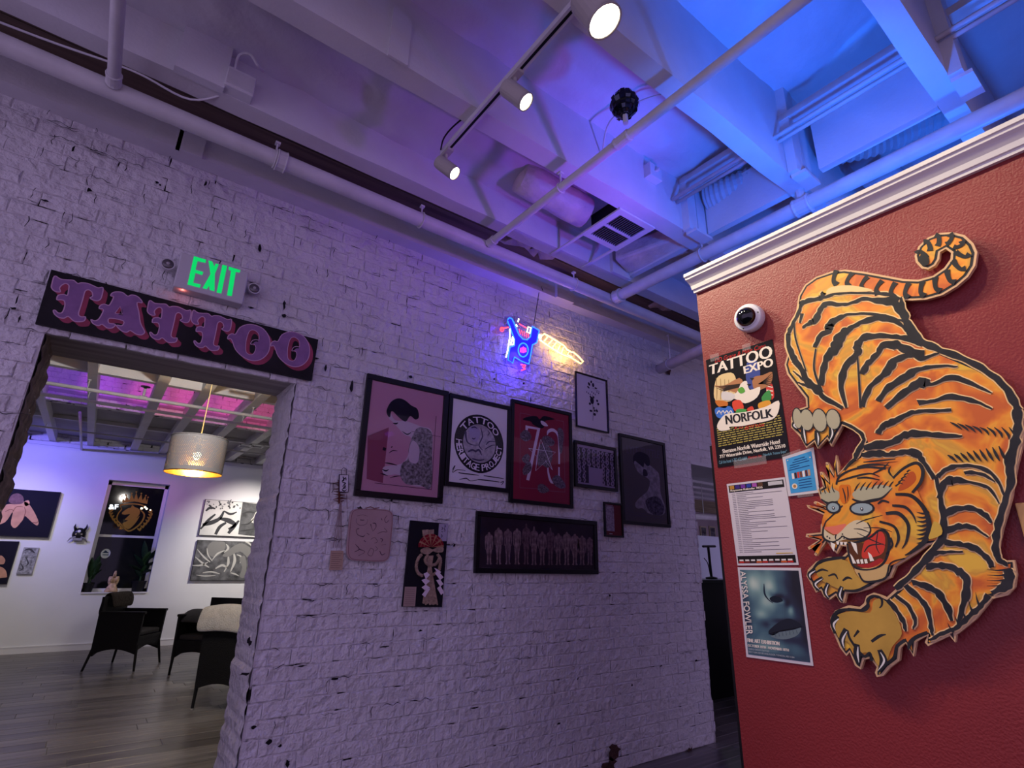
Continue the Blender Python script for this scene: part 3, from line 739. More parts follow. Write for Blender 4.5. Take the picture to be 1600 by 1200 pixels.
for glyph, hole in ((T1, None), (A1, A1h), (shift(T1, d2), None), (shift(T1, d3), None), (O1, O1h), (shift(O1, dO), shift(O1h, dO))):
    g = smooth_poly(glyph, 3); mb = MB()
    for k in range(6): mb.poly(BW, shift(g, (.0036*(6-k), -.0030*(6-k))), sc_+.0003+k*.00004, REDS)
    if hole: hs = smooth_poly(hole, 3) if len(hole) > 4 else hole
    mb.poly(BW, g, sc_+.001, LILAC)
    mb.stroke(BW, [(*p, .0045) for p in g+g[:1]], sc_+.0014, PINKE, 1, False)
    if hole:
        mb.poly(BW, hs, sc_+.0018, REDS); 
        k = [(a+(.012 if i else .012), b-.008) for i, (a, b) in enumerate(hs)]
        ca = sum(p[0] for p in hs)/len(hs); cb = sum(p[1] for p in hs)/len(hs)
        mb.poly(BW, [(ca+(a-ca)*.62+.009, cb+(b-cb)*.8-.006) for a, b in hs], sc_+.002, SB)
        mb.stroke(BW, [(*p, .0035) for p in hs+hs[:1]], sc_+.0022, PINKE, 1, False)
    mb.build('painted_letter', None, sign)

# ---- EXIT sign
ec = .085; ze = Z(BW, 240, 380, .1125, ec)
q = ze.P([(385,135),(1330,385),(1240,850),(268,590)])
exit_ = thing('exit_sign', 'white exit sign with glowing green letters above the tattoo board', 'exit sign', BW.at(q[0][0]+.15, q[3][1], 0))
EXW = mat('exit_housing', (.55, .54, .56), .45)
a0 = (q[0][0]+q[3][0])/2; a1 = (q[1][0]+q[2][0])/2; b0 = (q[2][1]+q[3][1])/2; b1 = (q[0][1]+q[1][1])/2
MB().slab(BW, a0, b0, a1, b1, .012, ec).build('housing', EXW, exit_, bevel=.006)
GREEN = mat('green_exit_glow', (.0, .3, .1), .4, emit=lin((10, 205, 95)), es=1.0)
mbx = MB()
for g in ([(560,180),(730,230),(720,275),(610,250),(580,370),(690,400),(675,445),(580,415),(550,550),(655,575),(640,620),(470,575)],
          [(760,240),(815,255),(845,330),(860,282),(905,295),(850,430),(845,670),(780,650),(770,590),(740,640),(680,625),(790,430)],
          [(955,300),(1020,315),(940,700),(875,685)], [(1045,325),(1205,375),(1195,410),(1140,400),(1085,735),(1020,725),(1075,385),(1040,370)]):
    MB().poly(BW, ze.P(g), ec+.0012, GREEN).build('glowing_letter', GREEN, exit_)
for x, y in ((200, 285), (1400, 625)):
    a, b = Z(BW, 240, 380, .1125, .07)(x, y)
    h = MB().lathe([(.012, -.045), (.028, -.03), (.031, 0), (.026, 0), (.020, -.008), (.004, -.010)], BW.at(a, b, .07), (0, -1, 0), 18, cap=(True, True)).build('emergency_lamp', EXW, exit_)
    MB().lathe([(.026, -.001), (.022, .003), (.008, .006)], BW.at(a, b, .07), (0, -1, 0), 18).build('lamp_glass', mat('dark_lamp_glass', (.10, .09, .10), .12, spec=.6), h, smooth=True)
    MB().lathe([(.009, .005), (.006, .009), (.001, .010)], BW.at(a, b, .07), (0, -1, 0), 12).build('lamp_bulb', mat('dull_bulb', (.4, .38, .4), .3), h)
    MB().lathe([(.012, 0), (.012, .03)], BW.at(a, b, .012), (0, -1, 0), 8).build('lamp_arm', EXW, exit_)
a, b = ze(400, 665)
MB().ball(BW.at(a, b0+.004, ec-.02), .004, None, 8, 6).build('indicator', mat('red_indicator', (1, .3, .2), .4, emit=(1, .25, .18), es=14), exit_)
lamp('exit_indicator_glow', 'POINT', BW.at(a, b0-.008, ec-.02), (1, .2, .15), .03, None, .004)

# ---- neon tattoo machine
nc = .055; zn = Z(BW, 740, 450, .125, nc)
neon = thing('neon_sign', 'blue red and yellow neon tattoo machine hanging on the brick wall', 'neon sign', BW.at(*zn(620, 1080), 0))
def neonmat(name, c, es): return mat(name, c, .4, emit=c, es=es)
NB, NR, NWh, NY = neonmat('neon_blue', (.012, .09, 1), 5), neonmat('neon_red', (1, .05, .07), 3), neonmat('neon_white', (1, .93, .68), 4), neonmat('neon_yellow', (1, .60, .14), 6)
def tube(name, pts, m, closed=False, r=.0052, smooth=0):
    P = zn.P(pts)
    if smooth: P = catmull(P, smooth, closed)
    MB().tube([BW.at(a, b, nc) for a, b in P], r, 6, None, True, closed).build(name, m, neon, smooth=True)
body = [(430,390),(450,372),(480,385),(505,435),(530,500),(570,590),(620,640),(670,648),(710,610),(722,540),(735,480),(820,530),(805,610),(790,680),(735,710),(715,830),(690,950),(600,915),(510,862),(490,938),(430,900),(440,820),(455,740),(510,720),(512,640),(480,560),(450,470),(425,420)]
tube('blue_body_tube', body, NB, True, .0045)
tube('blue_ring_tube', [(620+62*cos(i*pi/10), 775+86*sin(i*pi/10)) for i in range(20)], NB, True)
for i in range(5): tube('red_coil_tube', [(572+28*i, 515+13*i), (585+26*i, 580+12*i-(8 if i == 4 else 0))], NR, r=.0032)
for i in range(5): tube('red_coil_tube', [(588+16*i, 735+abs(i-2)*8), (586+17*i, 812-abs(i-2)*6)], NR, r=.0028)
tube('white_spring_tube', [(455,510),(452,620),(435,720),(422,800),(405,865)], NWh, smooth=4)
tube('white_loop_tube', [(485,610),(502,650),(495,705),(462,715),(480,640)], NWh, True)
tube('white_post_tube', [(563,385),(556,422)], NWh); tube('white_post_tube', [(530,455),(545,485)], NWh)
tube('yellow_block_tube', [(682,485),(715,497),(702,565),(668,550)], NWh, True)
tube('red_lever_tube', [(335,515),(435,490)], NR); tube('red_knob_tube', [(355+22*cos(i*pi/5), 517+24*sin(i*pi/5)) for i in range(10)], NR, True, .004)
tube('red_bar_tube', [(570,448),(660,500)], NR, r=.004)
tube('red_zigzag_tube', [(592,955),(650,968),(640,992),(610,985),(645,1015),(600,1028)], NR, r=.0045)
tube('yellow_grip_tube', [(820,585),(850,600),(885,572),(1010,645),(1130,720),(1165,765),(1220,800),(1250,805),(1310,855),(1370,920),(1340,945),(1220,872),(1110,832),(960,740),(830,650)], NY, True, .006)
for a in (((925,612),(885,662)), ((985,650),(935,702)), ((1035,682),(985,742)), ((1085,712),(1050,782)), ((1122,742),(1100,812)), ((1160,770),(1200,792),(1172,832),(1230,862))): tube('yellow_stripe_tube', a, NY)
tube('white_tip_tube', [(820,580),(848,590),(840,630),(812,620)], NWh, True)
mb = MB(); mb.prism(BW, zn.P(body), nc-.010, nc-.008, mat('lit_blue_acrylic', (.02, .02, .5), .3, emit=(.03, .02, .75), es=.7)); mb.build('blue_panel', None, neon)
ACR = mat('clear_acrylic', (.5, .45, .8), .1); ACR.node_tree.nodes['Principled BSDF'].inputs['Transmission Weight'].default_value = 1; ACR.node_tree.nodes['Principled BSDF'].inputs['IOR'].default_value = 1.2
mb = MB(); mb.prism(BW, zn.P([(400,350),(480,340),(560,350),(720,440),(850,520),(830,720),(760,740),(700,1000),(650,1070),(570,1040),(560,960),(400,940),(360,860),(400,560),(310,560),(310,480),(400,460)]), .040, .044, ACR); mb.build('acrylic_back', ACR, neon)
MB().tube([BW.at(*zn(760, 450), .05), BW.at(*zn(800, -40), .09), (BW.at(*zn(800, -40), .09).x, 2.88, JZ)], .003, 6).build('hanging_cord', BLACK, neon)
for x, y in ((440, 420), (700, 900), (1320, 910)): MB().lathe([(.006, 0), (.006, .05)], BW.at(*zn(x, y), 0), (0, -1, 0), 8).build('stand_off', STEEL, neon)

lamp('neon_blue_glow', 'POINT', BW.at(*zn(560, 850), .07), (.06, .03, 1), 13, None, .08)
lamp('neon_yellow_glow', 'POINT', BW.at(*zn(1120, 800), .06), (1, .55, .12), 1.6, None, .06)
# ---- framed prints
INK = mat('print_ink', (.012, .011, .018), .6); PAPER = mat('print_paper', (.62, .58, .60), .7)
def arc_text(mb, pl, s, ca, cb, rad, t0, t1, hgt, c, m, out=True):
    n = len(s)
    for i, ch in enumerate(s):
        if ch == ' ': continue
        th = t0+(t1-t0)*(i+.5)/n; dth = abs(t1-t0)/n*.46; up = 1 if out else -1
        def pt(tt, rr): return (ca+rr*cos(tt), cb+rr*sin(tt))
        r0, r1 = (rad, rad+hgt)
        if out: cs = (pt(th+dth, r0), pt(th-dth, r0), pt(th-dth, r1), pt(th+dth, r1))
        else: cs = (pt(th-dth, r1), pt(th+dth, r1), pt(th+dth, r0), pt(th-dth, r0))
        text_fit(mb, pl, ch, cs, c, m, bold=.0016)
# pink print
t, R_, c = framed('framed_print', 'large black frame with a pink print of a kneeling dark-haired figure', 'framed print', BW, ((576,582.5),(702,612),(691.7,787.6),(552.7,774)), .034, .034, mat('pink_print_paper', (.52, .27, .38), .7))
zp = Z(BW, 560, 590, .1584, .0225); mb = MB(); BODY = smat((196,178,196)); HAIRC = smat((22,20,40)); GREYK = mat('stippled_grey_ink', (.20, .18, .21), .8, var=.75, scale=70)
PALEP = smat((190,140,165))
mb.poly(BW, zp.P([(92,580),(300,415),(520,455),(815,520),(805,1060),(235,1045),(300,490),(92,575)]), c+.0004, PALEP)
mb.poly(BW, zp.P([(92,580),(300,490),(240,1040),(80,1000)]), c+.0008, smat((140,72,100)))
mb.poly(BW, smooth_poly(zp.P([(310,340),(360,420),(470,430),(610,480),(720,520),(730,700),(715,1000),(640,1075),(480,1050),(400,960),(260,960),(250,880),(420,850),(490,760),(520,600),(450,560),(350,450),(300,400)])), c+.0012, BODY)
mb.poly(BW, smooth_poly(zp.P([(600,490),(720,540),(725,740),(715,1080),(600,1060),(470,1050),(410,960),(430,850),(490,800),(495,700),(540,560)])), c+.0016, GREYK)
mb.poly(BW, smooth_poly(zp.P([(540,620),(600,700),(580,840),(500,820),(500,700)])), c+.0018, BODY)
mb.poly(BW, smooth_poly(zp.P([(278,320),(320,240),(390,205),(460,225),(520,275),(580,310),(595,390),(560,415),(510,380),(465,435),(400,395),(330,330),(310,390),(285,370)])), c+.002, HAIRC)
for s_ in ([(235,905,8),(270,920,14),(300,905,4)], [(215,945,4),(250,955,12),(290,970,3)], [(310,990,4),(360,975,10),(420,970,4)], [(260,840,6),(320,850,14),(380,865,4)], [(340,450,6),(370,455,16),(390,445,4)], [(430,530,4),(480,560,12),(520,540,5)], [(240,700,30),(270,710,30)], [(300,745,5),(340,720,10),(385,725,4)], [(320,690,10),(335,680,10)]): mb.stroke(BW, zp.S(s_), c+.0022, HAIRC)
for s_ in ([(765,380,5),(720,1105,5)], [(720,1105,5),(160,1040,5)], [(520,530,4),(810,585,4)]): mb.stroke(BW, zp.S(s_), c+.0022, smat((80,45,75)), smooth=False)
mb.build('printed_figure', None, t)
# heritage print
t, R_, c = framed('framed_print', 'black framed white print with a round tattoo heritage emblem', 'framed print', BW, ((703,614),(799,635),(797,770),(695.5,758.8)), .028, .034, mat('white_print_paper', (.80, .77, .84), .7))
zh = Z(BW, 695, 610, .1333, .0225); mb = MB(); ca, cb = zh(408, 622); rad = abs(zh(408, 280)[1]-zh(408, 965)[1])/2
mb.disc(BW, ca, cb, rad, rad, c+.0004, INK, 40); mb.disc(BW, ca, cb, rad*.66, rad*.66, c+.0008, mat('emblem_grey', (.42, .38, .45), .7, var=.3, scale=40), 32)
LET = smat((238,230,244))
arc_text(mb, BW, 'TATTOO', ca, cb, rad*.71, radians(152), radians(28), rad*.22, c+.0012, LET)
arc_text(mb, BW, 'HERITAGE', ca, cb, rad*.71, radians(178), radians(272), rad*.22, c+.0012, LET, False)
arc_text(mb, BW, 'PROJECT', ca, cb, rad*.71, radians(278), radians(362), rad*.22, c+.0012, LET, False)
for s_ in ([(240,480,30),(260,600,18),(330,640,10),(400,640,6)], [(420,440,10),(440,540,16),(400,640,14),(440,700,10)], [(480,640,8),(520,600,14),(590,600,8)], [(470,690,10),(540,650,12),(590,640,8)], [(270,720,16),(320,700,26),(370,720,16)], [(350,720,20),(400,700,26),(430,760,10)], [(320,800,14),(400,820,18),(460,810,10)], [(320,560,14),(340,570,14),(360,555,6)], [(310,440,12),(350,430,16),(380,450,6)], [(500,470,8),(520,500,14),(500,530,6)]): mb.stroke(BW, zh.S(s_), c+.0014, smat((70,62,95)))
mb.poly(BW, smooth_poly(zh.P([(280,470),(330,420),(400,450),(410,530),(370,600),(310,580)])), c+.0012, smat((165,155,190)))
for s_ in ([(85,930,6),(120,880,10),(90,960,8),(150,930,8),(240,940,5)], [(160,965,8),(230,975,14),(400,995,6)], [(455,1000,8),(560,1015,12),(690,1035,6)], [(170,1045,6),(250,1030,12),(300,1060,8),(400,1045,6)], [(390,1045,10),(500,1055,14),(640,1075,8)], [(650,1080,8),(690,1070,10),(660,1110,6)]): mb.stroke(BW, zh.S(s_), c+.0008, INK)
mb.build('printed_emblem', None, t)
# red seventy print
t, R_, c = framed('framed_print', 'tall black frame with a dark red print of a large white 70', 'framed print', BW, ((800,624),(893.5,643.8),(896.5,793.9),(797,785.6)), .026, .034, mat('dark_red_print', (.30, .028, .065), .65))
z7 = Z(BW, 800, 640, .11669, .0225); mb = MB(); W7 = smat((228,215,235)); G7 = mat('print_grey_motif', (.17, .13, .17), .8, var=.8, scale=90)
for s_ in ([(108,45,9),(105,1045,9)], [(105,1045,9),(340,1060,9)], [(500,1088,9),(710,1105,9)], [(710,1105,9),(692,160,9)], [(692,160,9),(590,140,9)], [(108,45,9),(250,70,9)]): mb.stroke(BW, z7.S(s_), c+.0004, smat((150,85,110)), smooth=False)
mb.poly(BW, z7.P([(180,210),(378,250),(230,950),(190,940),(335,268),(215,250),(208,280),(178,272)]), c+.001, W7)
mb.stroke(BW, z7.S([(470,340,10),(490,290,40),(550,275,42),(610,330,36),(628,450,32),(630,730,32)]), c+.001, W7, 8); mb.stroke(BW, z7.S([(628,770,28),(628,890,30)]), c+.001, W7, smooth=False)
mb.stroke(BW, z7.S([(478,440,26),(480,560,26),(478,760,26),(490,870,34),(520,960,40),(560,985,14)]), c+.001, W7, 8)
mb.stroke(BW, z7.S([(380,400,10),(330,630,10),(220,520,10),(580,570,10),(315,820,10),(380,400,10)]), c+.0022, W7, smooth=False); mb.stroke(BW, z7.S([(315,820,12),(335,610,12)]), c+.0022, W7, smooth=False); mb.stroke(BW, z7.S([(385,400,10),(540,810,12),(440,680,8)]), c+.0022, W7, smooth=False)
mb.poly(BW, smooth_poly(z7.P([(350,520),(400,450),(470,480),(540,560),(530,680),(480,780),(400,740),(350,760),(340,640)])), c+.0016, G7)
mb.poly(BW, smooth_poly(z7.P([(140,130),(240,90),(330,90),(370,130),(430,85),(570,130),(450,150),(430,230),(380,250),(280,200),(250,160)])), c+.0016, smat((28,22,38)))
mb.poly(BW, smooth_poly(z7.P([(385,150),(440,170),(480,220),(430,220),(390,190)])), c+.002, W7)
for q in ([(110,330),(160,275),(220,290),(260,380),(190,425),(120,390)], [(130,650),(200,590),(240,640),(200,720),(150,700)], [(140,800),(230,690),(260,800),(170,880)], [(400,380),(480,350),(570,430),(530,490),(430,460)], [(610,260),(660,250),(690,340),(670,560),(640,580),(620,400)], [(540,920),(620,880),(720,1020),(650,1060),(560,1000)], [(350,1010),(420,1000),(500,1080),(420,1120),(350,1090)]): mb.poly(BW, smooth_poly(z7.P(q)), c+.0014, G7)
mb.build('printed_seventy', None, t)
# rose print
t, R_, c = framed('framed_print', 'thin black frame with a small rose stem print beside the neon', 'framed print', BW, ((899.8,579),(949.6,594.5),(952,677.3),(900.7,665.8)), .012, .026, mat('pale_rose_paper', (.72, .68, .78), .7))
zr = Z(BW, 895, 575, .16667, .0145); mb = MB()
for x, y, a, b, ro in ((152,150,12,18,.6),(172,130,10,14,-.3),(190,160,14,20,0),(145,180,16,9,-.5),(215,190,16,8,0),(180,305,24,34,0),(160,335,14,12,.5),(228,308,12,12,0),(238,338,14,12,.4),(170,402,18,10,0),(205,400,10,12,0),(225,402,16,12,-.4),(205,435,16,14,0),(198,375,7,12,0),(165,270,10,10,0),(195,275,10,12,0)):
    A_, B_ = zr(x, y); mb.disc(BW, A_, B_, zr.w(x, y, a), zr.w(x, y, b), c+.0006, smat((42,36,60)), 10, ro)
for x in range(8): A_, B_ = zr(130+x*16, 225+(x % 3)*12); mb.disc(BW, A_, B_, zr.w(130, 225, 6), zr.w(130, 225, 9), c+.0006, smat((95,85,125)), 8)
mb.stroke(BW, zr.S([(185,250,4),(188,350,5),(192,420,5),(187,495,4)]), c+.0004, smat((50,44,70)))
mb.build('printed_rose', None, t)
# flash sheet
t, R_, c = framed('framed_print', 'square black frame with a dark flash sheet of small white motifs', 'framed print', BW, ((899,687.5),(964,700.3),(965.5,768),(899,760)), .024, .034, mat('flash_dark_paper', (.03, .025, .045), .7))
a0, b0, a1, b1 = R_; mb = MB(); r = random.Random(11); FW_ = smat((165,150,180)); nx = 8; ny = 8
mb.rect(BW, a0, b1-.022, a1, b1, c+.0003, FW_); mb.rect(BW, a0, b0, a1, b0+.014, c+.0003, FW_)
for i in range(nx):
    for k in range(ny):
        if 2 <= i <= 4 and k <= 3: continue
        A_ = a0+(a1-a0)*(i+.5)/nx+r.uniform(-.004, .004); B_ = b0+.018+(b1-b0-.044)*(k+.5)/ny; rx = (a1-a0)/nx*.46; n = r.choice((4, 5, 7, 9))
        mb.poly(BW, [(A_+rx*cos(2*pi*q/n)*r.uniform(.6, 1.1), B_+rx*1.05*sin(2*pi*q/n)*r.uniform(.6, 1.1)) for q in range(n)], c+.0006, FW_)
        mb.disc(BW, A_+r.uniform(-.004, .004), B_, rx*.4, rx*.4, c+.0009, smat((85,75,105)), 7)
mb.rect(BW, a0+(a1-a0)*.30, b0+.012, a0+(a1-a0)*.66, b0+(b1-b0)*.46, c+.0012, FW_)
mb.build('printed_motifs', None, t)
# portrait poster
t, R_, c = framed('framed_poster', 'tall black frame with a dim poster of a person looking down', 'framed poster', BW, ((966,676.4),(1038.8,691.7),(1049,825),(976.5,818)), .026, .034, mat('dim_olive_poster', (.085, .072, .088), .7))
zl = Z(BW, 895, 575, .16667, .0225); zl2 = Z(BW, 730, 780, .20625, .0225); mb = MB()
q = [zl(505, 800), zl(812, 850), zl(812, 775), zl(505, 725)]; text_fit(mb, BW, 'LYLE TUTTLE', q, c+.0004, smat((88,80,104)), bold=.002)
SK = mat('poster_skin_grey', (.24, .21, .28), .7, var=.35, scale=30)
mb.poly(BW, smooth_poly(zl.P([(575,870),(640,860),(700,890),(720,910),(780,960),(810,1010),(825,1180)])+zl2.P([(1500,60),(1480,120),(1380,110),(1330,70),(1290,70),(1270,40),(1300,-5)])+zl.P([(700,1150),(720,1060),(680,1020),(640,1000),(600,960),(580,910)])), c+.0008, SK)
mb.poly(BW, smooth_poly(zl.P([(565,830),(600,790),(650,790),(710,830),(720,910),(690,915),(670,890),(660,930),(620,900),(580,870),(572,900)])), c+.0012, smat((30,26,48)))
mb.poly(BW, smooth_poly(zl.P([(660,950),(690,960),(700,1010),(660,1010)])), c+.0012, smat((34,28,50)))
mb.poly(BW, smooth_poly(zl2.P([(1350,10),(1440,-20),(1490,60),(1470,120),(1390,105)])), c+.0011, mat('poster_tattoo_ink', (.06, .05, .09), .8, var=.9, scale=60))
for y in (100, 118): mb.stroke(BW, zl2.S([(1240, y, 5), (1480, y+25, 5)]), c+.0006, smat((80,72,92)), smooth=False)
mb.build('printed_portrait', None, t)
# panorama of standing figures
t, R_, c = framed('framed_panorama', 'wide black frame with a dark photograph of a row of standing figures', 'framed photo', BW, ((747,799),(934.8,814),(934,897),(741,896)), .030, .034, mat('dark_photo_paper', (.032, .022, .036), .6, var=.3, scale=6))
zf = Z(BW, 730, 780, .20625, .0225); mb = MB()
tops = [(165,250),(237,215),(308,222),(377,220),(447,205),(506,225),(568,245),(630,235),(690,258),(754,248),(815,262),(870,275),(928,285)]
SKN = [mat('photo_body_%d' % i, col_, .7, var=.5, scale=40) for i, col_ in enumerate(((.27, .19, .20), (.22, .15, .17), (.16, .10, .12)))]
for i, (x, y) in enumerate(tops):
    yb = 496 if i < 5 else 500; wd = 28 if i < 12 else 20; h = yb-y; m = SKN[(0, 0, 1, 0, 2, 1, 1, 2, 1, 0, 0, 1, 1)[i]]
    L_ = [(0,0),(8,4),(10,14),(24,22),(wd+2,36),(wd+4,80),(wd+1,130),(wd-4,132),(wd-6,80),(wd-8,60),(18,85),(17,105),(22,135),(20,h*.62),(16,h*.72),(15,h*.93),(22,h*.985),(6,h),(4,h*.9),(3,h*.62),(0,h*.5)]
    P = [(x+a, y+b) for a, b in L_]+[(x-a, y+b) for a, b in L_[::-1][1:-1]]
    mb.poly(BW, zf.P(P), c+.0008, m); mb.stroke(BW, zf.S([(x, y+40, 2), (x, y+115, 3)]), c+.0012, smat((58,42,58)), smooth=False)
    if i in (4, 5, 7): A_, B_ = zf(x, y-8); mb.disc(BW, A_, B_, zf.w(x, y, 9), zf.w(x, y, 13), c+.0008, m, 10)
mb.stroke(BW, zf.S([(108,516,3),(175,517,3)]), c+.0008, smat((90,75,95)), smooth=False)
mb.build('printed_figures', None, t)
# small red frame
t, R_, c = framed('framed_card', 'small black frame with a narrow red and cream card', 'framed card', BW, ((945,783.7),(973,787.5),(975.9,840.4),(945.7,838)), .013, .03, mat('small_red_print', (.16, .02, .03), .7))
a0, b0, a1, b1 = R_; mb = MB(); mb.rect(BW, a0+.006, b0+.03, a0+(a1-a0)*.55, b1-.015, c+.0004, mat('card_cream', (.35, .30, .36), .7, var=.5, scale=80)); mb.rect(BW, a0+.01, b1-.012, a0+(a1-a0)*.5, b1-.006, c+.0006, smat((170,160,170))); mb.rect(BW, a0+.04, b0+.008, a0+.075, b0+.014, c+.0006, smat((190,185,190))); mb.build('printed_card', None, t)

# ---- paper charm, pad and rope ornament
zc = Z(BW, 500, 720, .15, .02)
charm = thing('paper_charm', 'white written paper charm with brown fringe and long cords', 'charm', BW.at(*zc(210, 930), 0))
q = zc.P([(197,142),(298,145),(294,330),(197,325)])
MB().prism(BW, q, .018, .024, smat((46,38,56))).build('tag_edge', None, charm)
ci = [((a-sum(p[0] for p in q)/4)*.88+sum(p[0] for p in q)/4, (b-sum(p[1] for p in q)/4)*.94+sum(p[1] for p in q)/4) for a, b in q]
mb = MB().poly(BW, ci, .0245, smat((205,200,210))); tg_ = mb.build('tag', None, charm)
mb = MB()
for s_ in ([(235,165,10),(245,200,14),(225,215,8),(262,178,10),(268,205,8)], [(230,225,10),(262,235,12),(240,255,10)], [(228,265,8),(265,262,10),(235,290,10),(270,280,8)], [(225,300,12),(250,315,12),(275,300,6)]): mb.stroke(BW, zc.S(s_), .025, INK)
mb.build('brush_writing', None, tg_)
MB().tube([BW.at(*zc(x, y), .02) for x, y in ((222,145),(222,95),(245,70),(275,85),(278,145))], .0018, 6).build('hanging_loop', smat((80,70,85)), charm)
RUST = mat('rust_brown_fringe', (.09, .025, .015), .8, var=.3, scale=60)
mb = MB(); r = random.Random(2)
for k in range(7):
    y = 225+k*33; 
    mb.tube([BW.at(*zc(205, y), .016), BW.at(*zc(205-40-r.uniform(0, 35), y+r.uniform(-15, 12)), .016)], [.004, .001], 5)
    if y > 320: mb.tube([BW.at(*zc(215, y), .016), BW.at(*zc(215+40+r.uniform(0, 25), y+r.uniform(-10, 15)), .016)], [.005, .0015], 5)
mb.tube([BW.at(*zc(205, 200), .014), BW.at(*zc(205, 445), .014)], .006, 6)
mb.build('fringe', RUST, charm)
mb = MB()
for x0, x1 in ((215,140),(218,165),(214,190),(220,210),(222,228)): mb.tube([BW.at(*zc(x0, 400), .018), BW.at(*zc(x1, 905), .016)], .0018, 5)
mb.tube([BW.at(*zc(280, 350), .018), BW.at(*zc(285, 500), .018)], .002, 5)
mb.build('cords', smat((140,120,120)), charm)
q = zc.P([(118,935),(248,940),(236,1140),(100,1138)])
card = thing('note_card', 'small tan printed note card below the paper charm', 'card', BW.at(*zc(170, 1140), 0))
MB().prism(BW, [q[3], q[2], q[1], q[0]], .012, .017, smat((176,150,130))).build('card', None, card)
mb = MB()
for k in range(8): mb.stroke(BW, zc.S([(125-k*2, 965+k*21, 5), (235-k*2-(k % 3)*15, 967+k*21, 5)]), .0175, smat((122,98,88)), smooth=False)
mb.build('printed_lines', None, card)
# rounded pad with line drawings
pad = thing('drawn_leather_pad', 'pinkish rounded leather pad covered with small line drawings', 'pad', BW.at(*zc(500, 1050), 0))
out = zc.P([(345,510),(460,500),(620,505),(700,515),(745,545),(752,620),(735,820),(718,980),(690,1035),(620,1052),(460,1045),(330,1035),(285,990),(278,900),(295,720),(310,580)])
LEA = mat('pink_beige_leather', (.40, .27, .27), .6, var=.07, scale=10, bump=.1)
MB().prism(BW, smooth_poly(out), .012, .030, LEA).build('body', LEA, pad)
oc = [sum(p[k] for p in out)/len(out) for k in (0, 1)]; inn = smooth_poly([((a-oc[0])*.955+oc[0], (b-oc[1])*.965+oc[1]) for a, b in out])
MB().stroke(BW, [(*p, .0025) for p in inn+inn[:1]], .0306, smat((120,80,82)), 1, False).build('piping', None, pad)
MB().tube([BW.at(*zc(x, y), .03) for x, y in ((470,495),(520,480),(560,500),(610,490))], .003, 6).build('tie', smat((130,92,90)), pad)
mb = MB(); LN = smat((80,58,72))
for s_ in ([(375,600,3),(370,640,3),(400,670,4),(450,670,4),(480,650,3),(490,610,2)], [(410,615,8),(440,620,9),(455,615,3)], [(380,575,3),(440,565,3),(490,580,2)], [(520,660,10),(530,700,4),(545,730,4),(575,690,6),(570,655,10),(540,650,6)], [(630,600,8),(640,620,6)], [(690,570,5),(665,610,6),(680,645,6),(710,620,5)], [(400,705,8),(370,720,5),(385,770,6),(440,790,9),(460,770,4)], [(480,755,5),(505,770,6)], [(520,820,4),(560,800,4),(590,840,4),(560,860,4)], [(590,760,4),(640,740,6),(690,740,5),(660,700,4)], [(620,810,5),(645,820,9),(630,850,4)], [(450,830,8),(470,845,6)], [(360,870,5),(400,920,10),(350,950,4)], [(400,920,10),(460,950,4),(390,990,4)], [(520,910,4),(490,970,5),(530,990,4),(550,930,5),(520,910,4)], [(570,890,4),(590,920,4),(560,940,4)], [(615,940,8),(635,980,9),(670,965,5)], [(630,880,3),(680,870,3)]): mb.stroke(BW, zc.S(s_), .0308, LN)
mb.build('line_drawings', None, pad)
# straw rope ornament on a black board
zo = Z(BW, 625, 800, .125, .03)
q = zo.P([(140,103),(608,147),(530,1190),(35,1185)])
orn = thing('straw_ornament', 'black board with a twisted straw rope ornament and red fan', 'ornament', BW.at(*zo(280, 1190), 0))
MB().prism(BW, [q[3], q[2], q[1], q[0]], .012, .026, mat('black_velvet_board', (.008, .007, .012), .8)).build('board', None, orn)
STRAW = mat('pale_straw', (.36, .25, .18), .8, var=.3, scale=60, bump=.6, bscale=150)
def zt(x, y, c=.036): return BW.at(*Z(BW, 625, 800, .125, c)(x, y), c)
def rope(pts, r, name):
    P = catmull([tuple(zt(x, y)) for x, y in pts], 8); mb = MB()
    for ph in (0, 2*pi/3, 4*pi/3):
        Q = []
        for i, p in enumerate(P):
            d = Vector(P[min(i+1, len(P)-1)])-Vector(P[max(0, i-1)]); d.normalize(); n_ = Vector((0, -1, 0)); b_ = d.cross(n_); a_ = i*.75+ph
            Q.append(Vector(p)+(n_*cos(a_)+b_*sin(a_))*r*.55)
        mb.tube(Q, r*.6, 6)
    mb.build(name, STRAW, orn, smooth=True)
rope([(270,530),(225,590),(205,680),(225,760),(280,800)], .009, 'rope_loop'); rope([(470,530),(505,590),(500,670),(480,740),(420,780)], .009, 'rope_loop'); rope([(350,540),(315,590),(330,640),(380,665),(450,650),(490,590)], .009, 'rope_loop')
mb = MB(); r = random.Random(4)
for k in range(34):
    x0 = 340+k*2.2; x1 = 285+k*5.6; mb.tube([zt(x0, 545), zt(355+k*1.0, 690), zt(x1, 1150+r.uniform(-14, 14))], [.0045, .004, .0035], 5)
mb.build('straw_tail', STRAW, orn)
mb = MB(); mb.prism(BW, smooth_poly(zo.P([(258,470),(330,440),(400,470),(460,440),(525,440),(520,500),(440,505),(400,490),(340,530),(270,515)])), .03, .044, STRAW)
for s_ in ([(275,225,0),(345,225,0)], [(345,215,0),(415,215,0)]): mb.prism(BW, zo.P([(s_[0][0], 225), (s_[1][0], 218), (s_[1][0], 300), (s_[0][0]+8, 300)]), .03, .040, STRAW)
mb.build('straw_knot', None, orn)
FAN = [smat((130,20,34)), smat((168,120,92))]
mb = MB()
